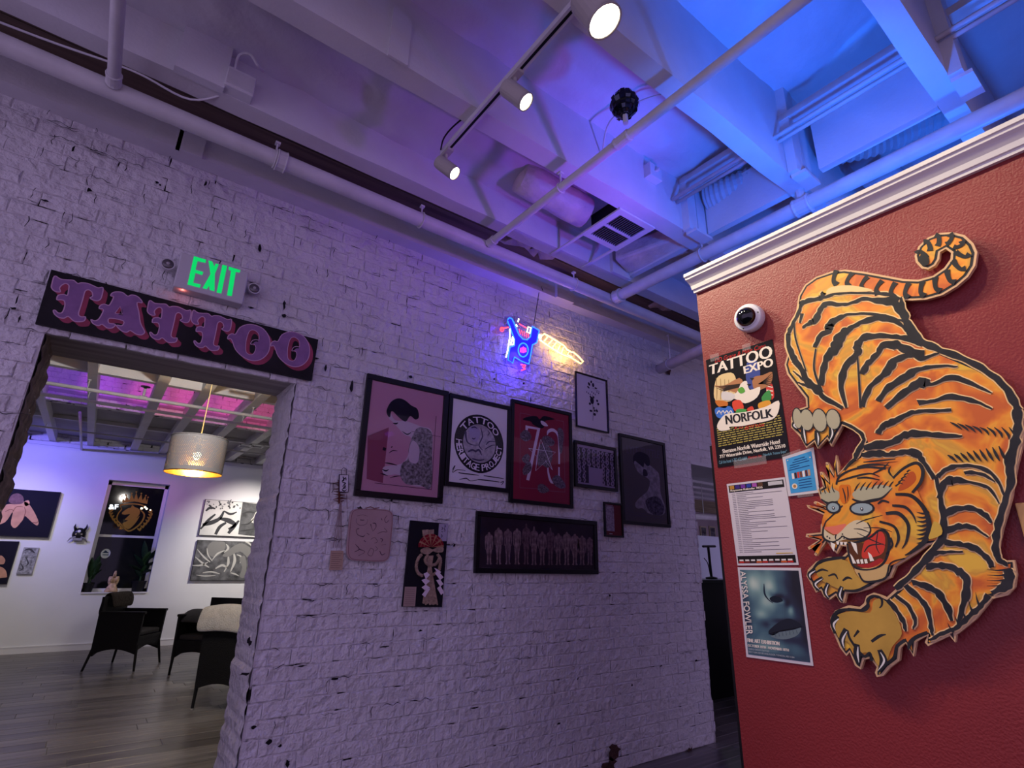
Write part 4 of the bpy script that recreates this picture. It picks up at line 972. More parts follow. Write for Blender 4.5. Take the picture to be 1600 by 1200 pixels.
for k in range(18):
    a0_, a1_ = pi*(k/18), pi*((k+1)/18); P = [(370,440), (370+160*cos(a0_), 440-165*sin(a0_)), (370+160*cos(a1_), 440-165*sin(a1_))]
    mb.poly(BW, zo.P(P)[::-1], .046+(k % 2)*.003, FAN[0] if k % 3 else FAN[1])
for rr in (90, 130): mb.stroke(BW, zo.S([(370+rr*cos(pi*i/10), 440-rr*1.02*sin(pi*i/10), 5) for i in range(11)]), .0505, FAN[1])
mb.build('folded_fan', None, orn)
WHP = smat((222,205,215))
for zig in ([[(275,770),(320,750),(355,785),(305,840)], [(248,850),(300,830),(355,860),(300,910)], [(248,940),(300,905),(355,945),(290,975)], [(252,1030),(310,960),(355,955),(290,1065)]], [[(410,700),(440,710),(495,750),(460,780)], [(415,760),(460,745),(525,815),(480,850)], [(430,850),(480,840),(520,900),(480,930)], [(440,950),(480,920),(528,1000),(490,1035)]]):
    mb = MB()
    for k, g in enumerate(zig): mb.prism(BW, zo.P(g)[::-1], .048+k*.0012, .049+k*.0012, WHP)
    mb.build('paper_streamer', None, orn)
mb = MB().prism(BW, zo.P([(492,145),(606,150),(583,365),(478,360)])[::-1], .026, .028, smat((168,160,180))); mb.build('name_slip', None, orn)
mb = MB()
for s_ in ([(560,160,8),(570,180,10),(555,190,6)], [(565,200,6),(555,215,8),(572,225,6)], [(550,240,6),(570,236,8)], [(525,190,8),(540,205,8),(520,220,8)], [(520,240,8),(535,250,8)], [(515,280,8),(530,300,10),(512,320,6)]): mb.stroke(BW, zo.S(s_), .0285, INK)
mb.build('slip_writing', None, orn)
mb = MB().prism(BW, zo.P([(65,935),(208,935),(190,1180),(42,1180)])[::-1], .026, .028, smat((165,142,132)))
for k in range(8): mb.stroke(BW, zo.S([(75-k*2, 965+k*26, 5), (190-k*2, 967+k*26, 5)]), .0285, smat((130,108,104)), smooth=False)
mb.build('caption_card', None, orn)
# ================================================================ THINGS ON THE RED PARTITION
TC = .034
zA, zB, zC = Z(RW, 1200, 340, .25, TC), Z(RW, 1200, 640, .25, TC), Z(RW, 1200, 840, .25, TC)
PL = Z(RW, 0, 0, 1, TC)
tiger = thing('tiger_cutout', 'large painted plywood tiger cut-out prowling down the red wall', 'cut-out', RW.at(*PL(1400, 1055), 0))
OUT = [(1243.8,487.5),(1247.5,462.5),(1257.5,445),(1275,432.5),(1300,423.8),(1320,421),(1350,424.5),(1382.5,430.5),(1412,436),(1435,437),(1457.5,431),(1475,418.8),(1485,405),(1486,395),(1477.5,388.8),(1468.8,393.8),(1467.5,405),(1461,415),(1450,421),(1440,419.5),(1431,410),(1428.8,400),(1435,385),(1450,371),(1467.5,364),(1487.5,362.5),(1507.5,367.5),(1521,380),(1527,393.8),(1523.8,415),(1512.5,432.5),(1495,447.5),(1472.5,461),(1447.5,468),(1425,469.5),(1411,468.8),(1407.5,472.5),(1412.5,487.5),(1418.8,505),(1427.5,520),(1445,535),(1470,547.5),(1500,560),(1530,572.5),(1555,586),(1575,601),(1590,622),(1597.5,655),(1600,677),(1597,700),(1590,727.5),(1585,752),(1582,775),(1575,800),(1567.5,825),(1562.5,847.5),(1560,865),(1567.5,876),(1585,875),(1588.8,897.5),(1586,917.5),(1575,930),(1550,936),(1542.5,946),(1525,967.5),(1500,988),(1494,992),(1492.5,1003.8),(1483.8,993.8),(1450,1009.5),(1445,1003.8),(1449,993),(1432,1003),(1427.5,1026),(1415,1005),(1407.5,1012.5),(1405,1032.5),(1390,1044),(1380,1056),(1370,1058),(1367,1051),(1370,1042.5),(1360,1028.8),(1350,1031),(1345,1046),(1336,1040),(1327.5,1018.8),(1322.5,1025),(1312.5,1012.5),(1305,995),(1297.5,980),(1297.5,965),(1305,953.8),(1325,946),(1342.5,948.8),(1350,942.5),(1353.8,931),(1365,926),(1377.5,930),(1385,933.8),(1400,920),(1420,900),(1440,880),(1457.5,860),(1466,847.5),(1450,852.5),(1432.5,865),(1412.5,877.5),(1400,885),(1392.5,902.5),(1375,911),(1360,920),(1340,926),(1322.5,927.5),(1318.8,942.5),(1312.5,941),(1306,930),(1296,937.5),(1287.5,932.5),(1282.5,922.5),(1275,926),(1267.5,912.5),(1260,900),(1262.5,890),(1275,877.5),(1295,870),(1312.5,872.5),(1323.8,862.5),(1322,854),(1314,853),(1307.5,865),(1300,857.5),(1295,850),(1291,846),(1275,868.8),(1272,866),(1281,852),(1263.8,858.8),(1262,855),(1279,844),(1258.8,838.8),(1260,834),(1282.5,832),(1282.5,820),(1291,806),(1262.5,793.8),(1260,788.8),(1287,795),(1271,786),(1273,783),(1292.5,791),(1282.5,780),(1277.5,765),(1286,760),(1281,737.5),(1284,737),(1295,752),(1290,722.5),(1293,722),(1302.5,741),(1306,711),(1310,725),(1310,740),(1330,717.5),(1340,711),(1350,692.5),(1345,682.5),(1330,670),(1317.5,663.8),(1307.5,682.5),(1298.8,697.5),(1292.5,685),(1277.5,701),(1272.5,690),(1260,700),(1250,682.5),(1236,667.5),(1236,652.5),(1245,640),(1260,635),(1258.8,622.5),(1245,605),(1230,585),(1225.8,570),(1230,555),(1225,540),(1225.8,522.5),(1235,502.5)]
PLY = mat('tan_plywood_edge', (.66, .42, .22), .55, var=.08, scale=20)
outp = PL.P(OUT)
area = sum(outp[i-1][0]*outp[i][1]-outp[i][0]*outp[i-1][1] for i in range(len(outp)))
if area < 0: outp = outp[::-1]
tboard = MB().prism(RW, outp, TC-.014, TC, PLY).build('board', PLY, tiger)
for x, y in ((1300, 560), (1480, 640), (1420, 800), (1400, 980), (1500, 900), (1480, 440)):
    MB().lathe([(.012, 0), (.012, TC-.014)], RW.at(*PL(x, y), 0), (-1, 0, 0), 8).build('spacer', WHITE, tiger)
# black undercoat = silhouette pulled in a little
def pull_in(P, d):
    n = len(P); o = []
    for i in range(n):
        (x0, y0), (x1, y1), (x2, y2) = P[i-1], P[i], P[(i+1) % n]
        ax, ay = x1-x0, y1-y0; bx, by = x2-x1, y2-y1; la = math.hypot(ax, ay) or 1; lb = math.hypot(bx, by) or 1
        nx, ny = -(ay/la+by/lb), ax/la+bx/lb; k = math.hypot(nx, ny) or 1
        o.append((x1+nx/k*d, y1+ny/k*d))
    return o
TB = mat('tiger_black', (.022, .022, .024), .5, var=.3, scale=20)
# painted fur: water-colour patches of orange, ochre and yellow
FUR = bpy.data.materials.new('tiger_orange'); FUR.use_nodes = True
nt = FUR.node_tree; N = nt.nodes; L = nt.links; b = N['Principled BSDF']; b.inputs['Roughness'].default_value = .5
g = N.new('ShaderNodeNewGeometry'); n1 = N.new('ShaderNodeTexNoise'); n1.inputs['Scale'].default_value = 9; n1.inputs['Detail'].default_value = 3; n1.inputs['Distortion'].default_value = .8
L.new(g.outputs['Position'], n1.inputs['Vector']); r_ = N.new('ShaderNodeValToRGB'); L.new(n1.outputs['Fac'], r_.inputs['Fac'])
e = r_.color_ramp.elements; e[0].position = .36; e[0].color = (*lin((196, 92, 20)), 1); e[1].position = .64; e[1].color = (*lin((226, 178, 52)), 1)
for p_, c_ in ((.45, (222, 122, 22)), (.52, (234, 156, 34)), (.58, (204, 146, 44))): q_ = e.new(p_); q_.color = (*lin(c_), 1)
L.new(r_.outputs['Color'], b.inputs['Base Color'])
CRM = smat((238,200,140)); OLIVE = mat('tiger_olive', lin((190,150,66)), .5, var=.15, scale=12); GREYW = smat((172,166,138))
blk = MB(); blk.poly(RW, pull_in(outp, .0060), TC+.0004, TB); blk.build('painted_outline', TB, tboard)
fur = MB(); fur.poly(RW, pull_in(outp, .0125), TC+.0009, FUR); fur.build('painted_fur', FUR, tboard)
st = MB()
class Lay:
    c = TC+.0014
def stripe(z, pts, halo=7, m=None, n=5):
    if halo == 7 and len(pts) > 2:
        rj = random.Random(int(pts[0][0]*7+pts[0][1])); pts = [(x+rj.uniform(-3, 3), y+rj.uniform(-3, 3), max(2, w_*1.16*rj.uniform(.74, 1.26))) for x, y, w_ in catmull(pts, 4)]; n = 2
    if halo: st.stroke(RW, z.S([(x, y, w_+2*halo) for x, y, w_ in pts]), Lay.c, CRM, n)
    Lay.c += .00001; st.stroke(RW, z.S(pts), Lay.c+.0012, m or TB, n)
def fill(z, pts, m, sm=True, dc=.0):
    Lay.c += .00001; P = z.P(pts); st.poly(RW, smooth_poly(P, 3) if sm else P, Lay.c+.0012+dc, m)
# tail bands
tail = [(1290,436,20),(1310,434,20),(1332,438,20),(1355,444,20),(1378,450,20),(1400,453,20),(1422,454,20),(1446,451,20),(1468,443,20),(1488,430,20),(1500,412,20),(1504,395,20),(1496,381,20),(1480,374,20),(1462,377,18),(1448,386,17),(1440,400,15),(1447,410,13)]
tp = catmull([(x, y) for x, y, w_ in tail], 4)
for i in range(3, len(tp)-4, 4):
    (x0, y0), (x1, y1) = tp[i-1], tp[i+1]; d = math.hypot(x1-x0, y1-y0); nx, ny = -(y1-y0)/d, (x1-x0)/d; x, y = tp[i]; k = 11.5 if i < 44 else 8.5
    tx, ty = (x1-x0)/d, (y1-y0)/d
    st.stroke(RW, PL.S([(x-nx*k+tx*4, y-ny*k+ty*4, 8), (x-nx*4, y-ny*4, 6), (x+nx*5-tx*2, y+ny*5-ty*2, 5.5), (x+nx*k+tx*3, y+ny*k+ty*3, 9)]), Lay.c+.0008, TB, 4)
fill(PL, [(1441,396),(1450,400),(1452,412),(1444,416),(1436,408)], TB)
fill(zA, [(365,470),(400,435),(520,425),(660,455),(560,470),(400,492)], CRM)
for p in (
 [(830,500,10),(850,600,30),(880,680,38),(950,770,36),(1080,830,28),(1250,895,32),(1400,985,28),(1500,1080,32),(1560,1200,34)],
 [(210,540,15),(190,600,18),(140,700,22),(125,760,26),(150,860,28),(200,930,24),(240,1010,34),(300,1070,36),(360,1130,26),(470,1190,22)],
 [(200,545,32),(250,520,26),(330,505,26),(345,470,18)], [(345,500,16),(420,480,14),(560,470,10),(740,480,16),(820,510,20)],
 [(215,690,12),(270,655,26),(300,640,30),(320,590,30),(370,540,26),(450,545,16),(520,535,16),(600,510,20),(700,520,30),(790,535,44),(840,600,26)],
 [(295,810,20),(330,740,30),(390,700,36),(385,670,36),(440,630,30),(520,605,14),(650,605,14),(760,620,12),(850,650,8)],
 [(330,1050,24),(360,900,34),(420,820,52),(460,740,54),(520,690,26),(600,650,26),(700,630,30),(800,650,20),(880,720,10)],
 [(490,1190,10),(460,1060,30),(490,930,34),(560,850,34),(560,800,38),(600,750,34),(700,740,26),(800,745,26),(880,760,26),(960,800,10)],
 [(590,980,28),(620,920,30),(680,860,30),(720,800,34),(800,800,42),(880,830,34),(980,850,26)],
 [(590,1180,24),(640,1060,26),(740,970,34),(800,890,38),(900,860,20),(960,880,24),(1070,850,8)],
 [(690,1150,24),(760,1060,34),(870,990,38),(940,950,26),(1050,930,20),(1190,930,6)],
 [(740,1190,24),(860,1090,34),(960,1030,52),(1030,1040,20),(1150,1000,30),(1280,1040,18),(1400,1100,6)],
 [(940,1160,32),(1020,1150,20),(1150,1120,26),(1300,1150,20),(1400,1195,8)],
 [(215,600,20),(200,660,10)], [(150,905,5),(190,930,12),(225,975,18)], [(160,960,5),(190,985,11),(230,1020,14)], [(190,1030,5),(220,1045,11),(280,1065,10)]): stripe(zA, p)
for p in ([(560,860,10),(570,1000,12),(580,1190,14)], [(300,820,8),(290,950,12),(340,1090,16)], [(165,640,8),(175,760,10),(240,960,8)]): stripe(zA, p, 3)
for p in (
 [(690,150,26),(730,100,30),(800,70,30),(900,20,26),(1000,10,18),(1150,0,14)], [(600,240,20),(680,220,40),(760,210,34),(860,160,36),(960,150,34),(1100,165,26),(1220,165,8)],
 [(590,285,26),(680,275,36),(760,280,30),(860,265,32),(930,275,40),(975,330,22),(1040,430,22)], [(470,80,14),(560,130,16),(600,190,18),(560,270,22),(540,310,16)],
 [(1560,0,36),(1560,120,32),(1540,220,40),(1510,330,36),(1520,450,30),(1480,580,26),(1440,720,30),(1425,850,30),(1440,930,30),(1500,970,18)],
 [(1050,420,16),(1080,560,24),(1100,680,26),(1090,800,34),(1020,900,34),(900,1030,30),(800,1120,24)],
 [(1060,420,20),(1130,370,26),(1250,350,15),(1400,400,20),(1480,540,8)], [(1070,560,20),(1100,470,30),(1160,440,38),(1260,455,16),(1380,490,15),(1450,590,6)], [(1230,395,20),(1330,400,17),(1420,450,6)],
 [(1100,660,30),(1180,620,30),(1280,620,26),(1360,660,26),(1400,710,8)], [(1110,760,30),(1200,730,30),(1290,740,20),(1380,800,8)], [(1100,830,30),(1200,840,26),(1300,870,34),(1380,940,30),(1400,990,16)], [(1030,900,26),(1120,890,16),(1220,890,8)],
 [(990,980,30),(1090,975,34),(1180,1000,40),(1240,1060,40),(1240,1150,34),(1215,1240,24),(1190,1350,14)]): stripe(zB, p)
for k in range(9): stripe(zB, [(1140+46*k, 95+abs(k-4)*-4+k*4, 4), (1180+46*k, 100+k*8, 14), (1215+42*k, 125+k*9, 3)], 0)
for k in range(9): stripe(zB, [(1125+40*k, 285-k*7, 5), (1150+40*k, 300-k*2, 16), (1185+38*k, 330-k*1, 3)], 0)
for p in ([(900,280,28),(980,300,34),(1060,340,38),(1120,430,34),(1150,520,16)], [(860,300,28),(940,370,30),(1000,450,26),(1020,560,20),(1030,610,10)], [(800,360,20),(880,430,22),(920,520,18),(910,570,6)], [(750,390,20),(810,460,26),(850,530,24),(865,585,10)],
          [(1500,190,30),(1510,250,44),(1480,310,40),(1400,345,22)], [(1380,360,24),(1330,430,26),(1260,490,24),(1190,555,20),(1090,600,20),(1010,640,14)]): stripe(zC, p)
for k in range(4): stripe(zC, [(1490, 200+k*32, 14), (1440, 205+k*32, 8), (1370, 200+k*34, 2)], 0)
for k in range(5): stripe(zC, [(1330-k*42, 440+k*38, 18), (1310-k*42, 390+k*44, 9), (1300-k*44, 340+k*48, 1)], 0)
# lower right paw
fill(zC, [(420,500),(520,460),(640,470),(660,400),(700,380),(740,400),(800,480),(840,600),(780,680),(740,780),(690,800),(640,720),(560,720),(500,650),(440,620)], OLIVE)
for p in ([(420,600,14),(400,520,16),(440,460,18),(520,450,18),(600,455,16),(630,430,16),(625,390,16),(660,365,16),(710,380,16),(715,420,12),(700,440,6)], [(500,580,16),(520,640,16),(600,740,18),(640,720,16),(650,770,20)], [(570,580,18),(540,620,8)], [(650,650,16),(700,615,18),(740,605,6)], [(860,640,20),(810,680,18),(790,750,18),(740,790,14)], [(1000,590,16),(930,620,20),(890,660,24),(880,700,8)]): stripe(zC, p, 0)
for p in ([(700,700,30),(725,770,46),(690,845,8)], [(560,665,30),(560,730,44),(572,795,6)], [(490,570,26),(465,640,36),(480,705,6)], [(440,490,22),(410,540,30),(425,595,6)]):
    stripe(zC, p, 0); stripe(zC, [(p[0][0]+6, p[0][1]+16, 4), (p[1][0]+4, p[1][1], 12), (p[2][0], p[2][1]-14, 2)], 0, smat((225,222,214)))
# lower left paw
fill(zB, [(300,990),(380,945),(480,940),(530,980),(560,1040),(640,1090),(560,1120),(480,1130),(400,1100),(330,1060)], OLIVE)
for p in ([(290,990,14),(330,950,18),(420,930,20),(490,925,14)], [(640,1090,14),(560,1130,16),(480,1130,14)], [(380,1040,8),(420,1030,14),(440,1060,6)], [(470,1070,10),(500,1050,16),(530,1060,6)], [(300,1020,8),(340,1000,14),(380,1010,6)]): stripe(zB, p, 0)
for p in ([(300,1000,20),(262,1030,28),(268,1065,6)], [(345,1050,20),(295,1090,28),(325,1135,6)], [(380,1085,22),(360,1140,28),(382,1185,6)], [(465,1105,22),(448,1160,28),(468,1205,6)]):
    stripe(zB, p, 0); stripe(zB, [(p[0][0], p[0][1]+6, 3), (p[1][0]+4, p[1][1], 10), (p[2][0], p[2][1]-10, 2)], 0, smat((228,225,216)))
# hind paw at the left
for x, y, rx, ry in ((188,55,26,62),(245,65,38,66),(325,68,40,70),(410,62,38,62)):
    a, b_ = zB(x, y); Lay.c += .00001; st.disc(RW, a, b_, zB.w(x, y, rx+7), zB.w(x, y, ry+7), Lay.c+.0012, TB, 16); Lay.c += .00001; st.disc(RW, a, b_, zB.w(x, y, rx), zB.w(x, y, ry), Lay.c+.0014, GREYW, 16)
for p in ([(222,100,24),(226,165,32),(242,228,4)], [(308,130,26),(312,180,34),(316,238,4)], [(396,100,24),(400,155,32),(386,214,4)], [(170,70,12),(160,100,18),(185,135,4)]): stripe(zB, p, 0); stripe(zB, [(p[0][0]+4, p[0][1]+16, 3), (p[1][0]+6, p[1][1], 9), (p[2][0], p[2][1]-16, 2)], 0, smat((225,222,214)))
# head
fill(zB, [(360,640),(420,560),(440,420),(540,350),(680,350),(800,400),(900,440),(1010,700),(980,830),(900,900),(760,980),(640,990),(560,960),(620,800),(520,800),(380,760),(340,720)], FUR)
fill(zB, [(545,990),(640,990),(760,965),(745,1040),(640,1072),(575,1050)], smat((206,172,112)))
fill(zB, [(505,830),(560,830),(620,830),(680,760),(745,770),(755,850),(720,950),(620,990),(545,980),(515,910)], smat((92,52,30)))
fill(zB, [(590,890),(620,800),(700,760),(735,800),(725,890),(670,920),(600,930)], smat((206,62,48)))
fill(zB, [(560,970),(640,960),(700,930),(720,950),(630,992)], smat((168,42,42)))
stripe(zB, [(605,890,6),(640,850,9),(725,840,5)], 0); stripe(zB, [(690,765,5),(680,850,7),(700,900,4)], 0); stripe(zB, [(500,830,8),(560,828,14),(640,800,12),(700,755,14),(750,775,18),(760,860,18),(725,960,14),(640,1000,10),(545,985,14),(510,910,12),(500,840,8)], 0)
for g in ([(520,825),(556,838),(565,905),(545,880)], [(395,828),(425,842),(416,888),(404,868)], [(515,898),(530,915),(556,962),(535,962)], [(628,890),(648,905),(668,945),(642,948)], [(556,940),(572,935),(578,962),(562,962)], [(580,938),(596,934),(602,962),(586,964)], [(605,936),(622,934),(628,960),(610,962)], [(430,822),(450,826),(446,844),(434,842)], [(454,826),(474,828),(470,846),(456,844)], [(478,828),(498,828),(494,846),(482,846)]): fill(zB, g, smat((240,234,215)), False, .0006)
fill(zB, [(500,720),(560,690),(620,710),(640,750),(620,795),(520,805),(400,830),(350,800),(345,740),(380,770),(430,785)], smat((214,200,160)))
stripe(zB, [(350,735,10),(350,800,14),(400,828,12),(440,815,8),(470,790,8)], 0); stripe(zB, [(470,790,8),(520,812,12),(610,800,12),(645,755,10),(625,705,8)], 0)
fill(zB, [(355,738),(420,728),(490,714),(470,752),(425,782),(385,762)], smat((226,120,96))); stripe(zB, [(430,780,8),(425,800,8),(430,815,4)], 0)
for x, y in ((370,790),(385,800),(460,790),(475,800),(465,775)): fill(zB, [(x,y),(x+8,y-2),(x+8,y+8),(x,y+8)], TB, False, .0004)
stripe(zB, [(365,700,8),(350,740,10)], 0); stripe(zB, [(365,700,8),(430,640,10),(470,600,8)], 0)
for p in ([(540,745,3),(590,750,7),(640,770,3)], [(555,715,3),(610,690,7),(720,660,3)], [(560,770,3),(640,810,7),(740,850,3)], [(600,740,3),(700,740,6),(780,765,2)]): stripe(zB, p, 0)
# brows and eyes
BROW = smat((176,172,140))
fill(zB, [(325,490),(345,520),(360,500),(385,520),(400,480),(420,500),(450,520),(440,570),(380,580),(340,560)], BROW); stripe(zB, [(335,560,8),(380,585,14),(440,575,10)], 0)
fill(zB, [(530,530),(560,500),(600,480),(640,490),(700,470),(780,490),(740,530),(700,560),(620,575),(560,570)], BROW); stripe(zB, [(530,560,10),(590,580,18),(650,570,20),(720,550,12),(780,490,3)], 0)
for k in range(7): stripe(zB, [(545+k*36, 510-k*4, 8), (560+k*36, 480-k*3, 8), (580+k*36, 455-k*2, 1)], 0)
for k in range(4): stripe(zB, [(335+k*28, 530-k*4, 6), (328+k*26, 500-k*4, 6), (318+k*30, 470-k*4, 1)], 0)
for x, y, rx, ry in ((412,612,34,28),(590,618,62,32)):
    a, b_ = zB(x, y); Lay.c += .00001; st.disc(RW, a, b_, zB.w(x, y, rx+12), zB.w(x, y, ry+12), Lay.c+.0014, TB, 16); Lay.c += .00001
    st.disc(RW, a, b_, zB.w(x, y, rx), zB.w(x, y, ry), Lay.c+.0016, smat((150,168,168)), 16); Lay.c += .00001; st.disc(RW, a, b_-zB.w(x, y, 4), zB.w(x, y, 9), zB.w(x, y, 11), Lay.c+.0018, TB, 10); st.disc(RW, a, b_-zB.w(x, y, 2), zB.w(x, y, 4), zB.w(x, y, 6), Lay.c+.002, smat((235,235,225)), 8)
fill(zB, [(450,480),(485,470),(520,480),(510,560),(480,590),(455,560)], smat((214,112,30))); stripe(zB, [(470,490,5),(485,540,9),(490,585,3)], 0); stripe(zB, [(500,480,4),(505,530,7),(500,570,3)], 0)
for p in ([(430,470,10),(450,420,14),(520,380,12),(620,360,14),(740,370,12)], [(440,450,8),(540,420,12),(640,400,10),(700,420,4)], [(560,360,8),(640,345,14),(760,350,6)], [(480,380,14),(520,330,16),(560,300,12)], [(560,430,8),(620,425,12),(700,440,5)], [(600,330,6),(700,320,12),(800,310,5)], [(770,355,4),(760,390,12),(790,430,4)], [(660,400,6),(720,370,12),(760,330,3)]): stripe(zB, p, 0)
# ear
fill(zB, [(790,440),(850,380),(930,335),(968,380),(960,450),(900,520),(830,540),(800,500)], smat((224,140,40))); fill(zB, [(830,470),(880,400),(915,390),(930,440),(880,490),(820,510)], smat((186,84,36)))
stripe(zB, [(785,430,12),(850,370,16),(930,335,20),(970,375,20),(960,450,18),(905,520,14)], 0)
for k in range(5): stripe(zB, [(800+k*18, 480-k*22, 10), (830+k*14, 460-k*20, 8), (850+k*12, 470-k*22, 1)], 0)
# cheek
for p in ([(800,530,16),(900,540,22),(980,620,26),(1010,720,28),(985,820,28),(900,890,16),(860,910,6)], [(740,650,18),(820,650,24),(880,720,20),(870,820,14),(840,870,3)], [(700,700,14),(790,730,16),(820,800,16),(800,860,8)], [(780,600,14),(860,610,18),(910,660,12),(930,710,4)], [(760,580,10),(720,570,14),(690,590,6)], [(770,800,10),(780,850,12),(740,900,4)], [(570,1020,10),(600,1070,12),(660,1075,14),(740,1050,12),(770,960,8),(860,930,8)]): stripe(zB, p, 0)
for k in range(8): stripe(zB, [(1010-k*3, 640+k*26, 16), (975-k*2, 650+k*26, 12), (930, 640+k*28, 1)], 0)
fill(zB, [(1040,700),(1080,720),(1090,780),(1010,810),(1020,760)], smat((206,168,70)))
st.build('painted_stripes', None, tboard)

# ---- dome camera
dc = Z(RW, 1060, 400, .1, .05); a, b_ = dc(1090, 950)
t = thing('dome_camera', 'white dome security camera with dark bubble beside the crown moulding', 'security camera', RW.at(a, b_-.05, 0))
CAMW = mat('white_camera_plastic', (.72, .72, .74), .35); axd = Vector((-1, -.10, -.12)).normalized(); o = RW.at(a-.014, b_+.010, 0)
MB().lathe([(.052, 0), (.054, .02), (.052, .034), (.049, .040), (.035, .044)], o, axd, 28, cap=(True, False)).build('housing', CAMW, t, smooth=False)
MB().lathe([(.0375, .040), (.036, .052), (.028, .066), (.016, .074), (.004, .077)], o, axd, 24).build('dome', mat('smoked_dome', (.004, .004, .005), .06, spec=.6), t, smooth=True)
MB().lathe([(.038, .042), (.040, .047), (.036, .050)], o, axd, 24, cap=(False, False)).build('ring', CAMW, t)
for k in range(3):
    an = 2*pi*k/3+.6; p = o+axd*.041+(Vector((0, 0, 1))*cos(an)+Vector((0, 1, 0))*sin(an))*.0445; MB().lathe([(.0025, 0), (.0025, .002)], p, axd, 8).build('screw', BLACK, t)
# ---- posters
def sheet(name, label, cat, c4, m, pad=0, c=.002, lift=0):
    q = [RW.pix(*p, c) for p in c4]; t = thing(name, label, cat, RW.at(q[3][0]+.1, min(q[2][1], q[3][1]), 0), 'sheets pinned to the red partition')
    mb = MB(); nx, ny = 6, 6; vs = []
    for i in range(nx+1):
        for k in range(ny+1):
            u, v = i/nx, k/ny; tl, tr, br, bl = [Vector(p) for p in q]; p = (bl*(1-u)+br*u)*(1-v)+(tl*(1-u)+tr*u)*v
            vs.append(RW.at(p.x, p.y, c))
    vs2 = [v-RW.n*.0012 for v in vs]; n_ = (nx+1)*(ny+1)
    fs = [(i*(ny+1)+k, (i+1)*(ny+1)+k, (i+1)*(ny+1)+k+1, i*(ny+1)+k+1) for i in range(nx) for k in range(ny)]
    mb.add(vs+vs2, fs+[tuple(n_+i for i in f[::-1]) for f in fs]); t2 = mb.build('paper', m, t)
    def uv(u, v):
        tl, tr, br, bl = [Vector(p) for p in q]; p = (bl*(1-u)+br*u)*(1-v)+(tl*(1-u)+tr*u)*v; return (p.x, p.y)
    return t2, uv, c
def quad(uv, u0, v0, u1, v1): return (uv(u0, v0), uv(u1, v0), uv(u1, v1), uv(u0, v1))
TAPE = mat('clear_tape', (.75, .68, .66), .25); TAPE.node_tree.nodes['Principled BSDF'].inputs['Alpha'].default_value = .18
# expo poster
t, uv, c = sheet('expo_poster', 'black tattoo expo poster with eagle and ship below the dome camera', 'poster', ((1102.8,562.7),(1206.7,530),(1234.7,713.2),(1121.5,730.7)), mat('black_poster', (.010, .009, .010), .3))
mb = MB(); WT = smat((232,222,205)); RD = smat((190,40,38)); YL = smat((176,160,80))
text_fit(mb, RW, 'DD Grace & Mike Cann', (uv(.14,.945), uv(.90,.945), uv(.90,.985), uv(.14,.985)), c+.0004, RD, True)
text_fit(mb, RW, 'TATTOO', (uv(.03,.845), uv(.97,.845), uv(.97,.955), uv(.05,.94)), c+.0006, WT, bold=.0022)
text_fit(mb, RW, 'EXPO', (uv(.56,.765), uv(.96,.765), uv(.96,.84), uv(.56,.835)), c+.0008, WT, bold=.002)
ze_ = Z(RW, 1090, 460, .2333, c)
def ef(pts, m, dc, sm=True): P = ze_.P(pts); mb.poly(RW, smooth_poly(P, 3) if sm else P, c+dc, m)
ef([(110,640),(130,560),(180,530),(240,530),(260,600),(240,700),(190,720),(120,710)], smat((222,196,140)), .0006)
for k in range(4): mb.stroke(RW, ze_.S([(125+k*28, 560+k*4, 3), (130+k*27, 640, 5), (128+k*26, 705, 3)]), c+.0009, smat((150,116,70)))
ef([(120,710),(200,720),(190,760),(140,750)], smat((196,110,40)), .0008); ef([(125,760),(220,750),(240,810),(150,830),(120,800)], smat((60,110,196)), .0008)
for k in range(4): mb.stroke(RW, ze_.S([(130+k*26,800,5),(145+k*26,780,7),(160+k*26,805,4)]), c+.001, WT)
ef([(330,460),(400,450),(420,560),(380,640),(330,600)], smat((58,72,140)), .0006); ef([(460,590),(500,600),(512,690),(470,700)], smat((206,60,56)), .0006)
for k in range(3): mb.stroke(RW, ze_.S([(462,615+k*26,7),(505,622+k*26,7)]), c+.0009, WT, smooth=False)
ef([(110,610),(180,610),(280,560),(310,610),(280,660),(200,640)], smat((176,120,80)), .001); ef([(370,560),(440,540),(500,520),(490,600),(420,640),(380,640)], smat((166,112,74)), .001)
for k in range(6): mb.stroke(RW, ze_.S([(285,600+k*4,4),(200-k*4,612+k*7,6),(115+k*14,618+k*10,2)]), c+.0013, smat((44,30,26)))
for k in range(6): mb.stroke(RW, ze_.S([(410,600,4),(455,570+k*6,6),(500,528+k*18,2)]), c+.0013, smat((44,30,26)))
ef([(290,600),(330,580),(350,640),(420,620),(400,690),(320,730),(250,700),(180,710),(170,690),(260,660)], WT, .0015); ef([(170,650),(250,670),(230,710),(165,700)], smat((210,205,200)), .0017)
ef([(270,640),(300,620),(320,650),(290,665)], smat((90,160,60)), .002); ef([(235,720),(290,710),(310,770),(250,780)], smat((214,70,50)), .0017); ef([(265,770),(330,770),(330,805),(265,805)], smat((70,150,70)), .0019)
ef([(330,770),(370,750),(380,800),(335,805)], smat((206,64,50)), .0019); ef([(430,690),(480,640),(495,700),(450,730)], smat((60,140,70)), .0017); ef([(410,730),(480,710),(490,750),(420,770)], smat((214,150,50)), .0019)
for p in ([(330,600),(345,615),(360,600)], [(350,560),(365,575),(380,560)]): ef(p, INK, .002, False)
ef([(135,870),(160,830),(200,800),(320,788),(460,752),(545,712),(542,790),(500,838),(400,862),(300,882),(215,888),(220,905),(160,915),(135,897)], WT, .0021)
text_fit(mb, RW, 'NORFOLK', ze_.P([(195,872),(508,822),(500,765),(188,812)]), c+.0025, INK, bold=.0018)
text_fit(mb, RW, 'Virginia', ze_.P([(245,915),(450,890),(445,858),(245,872)]), c+.0006, RD, True)
r = random.Random(9)
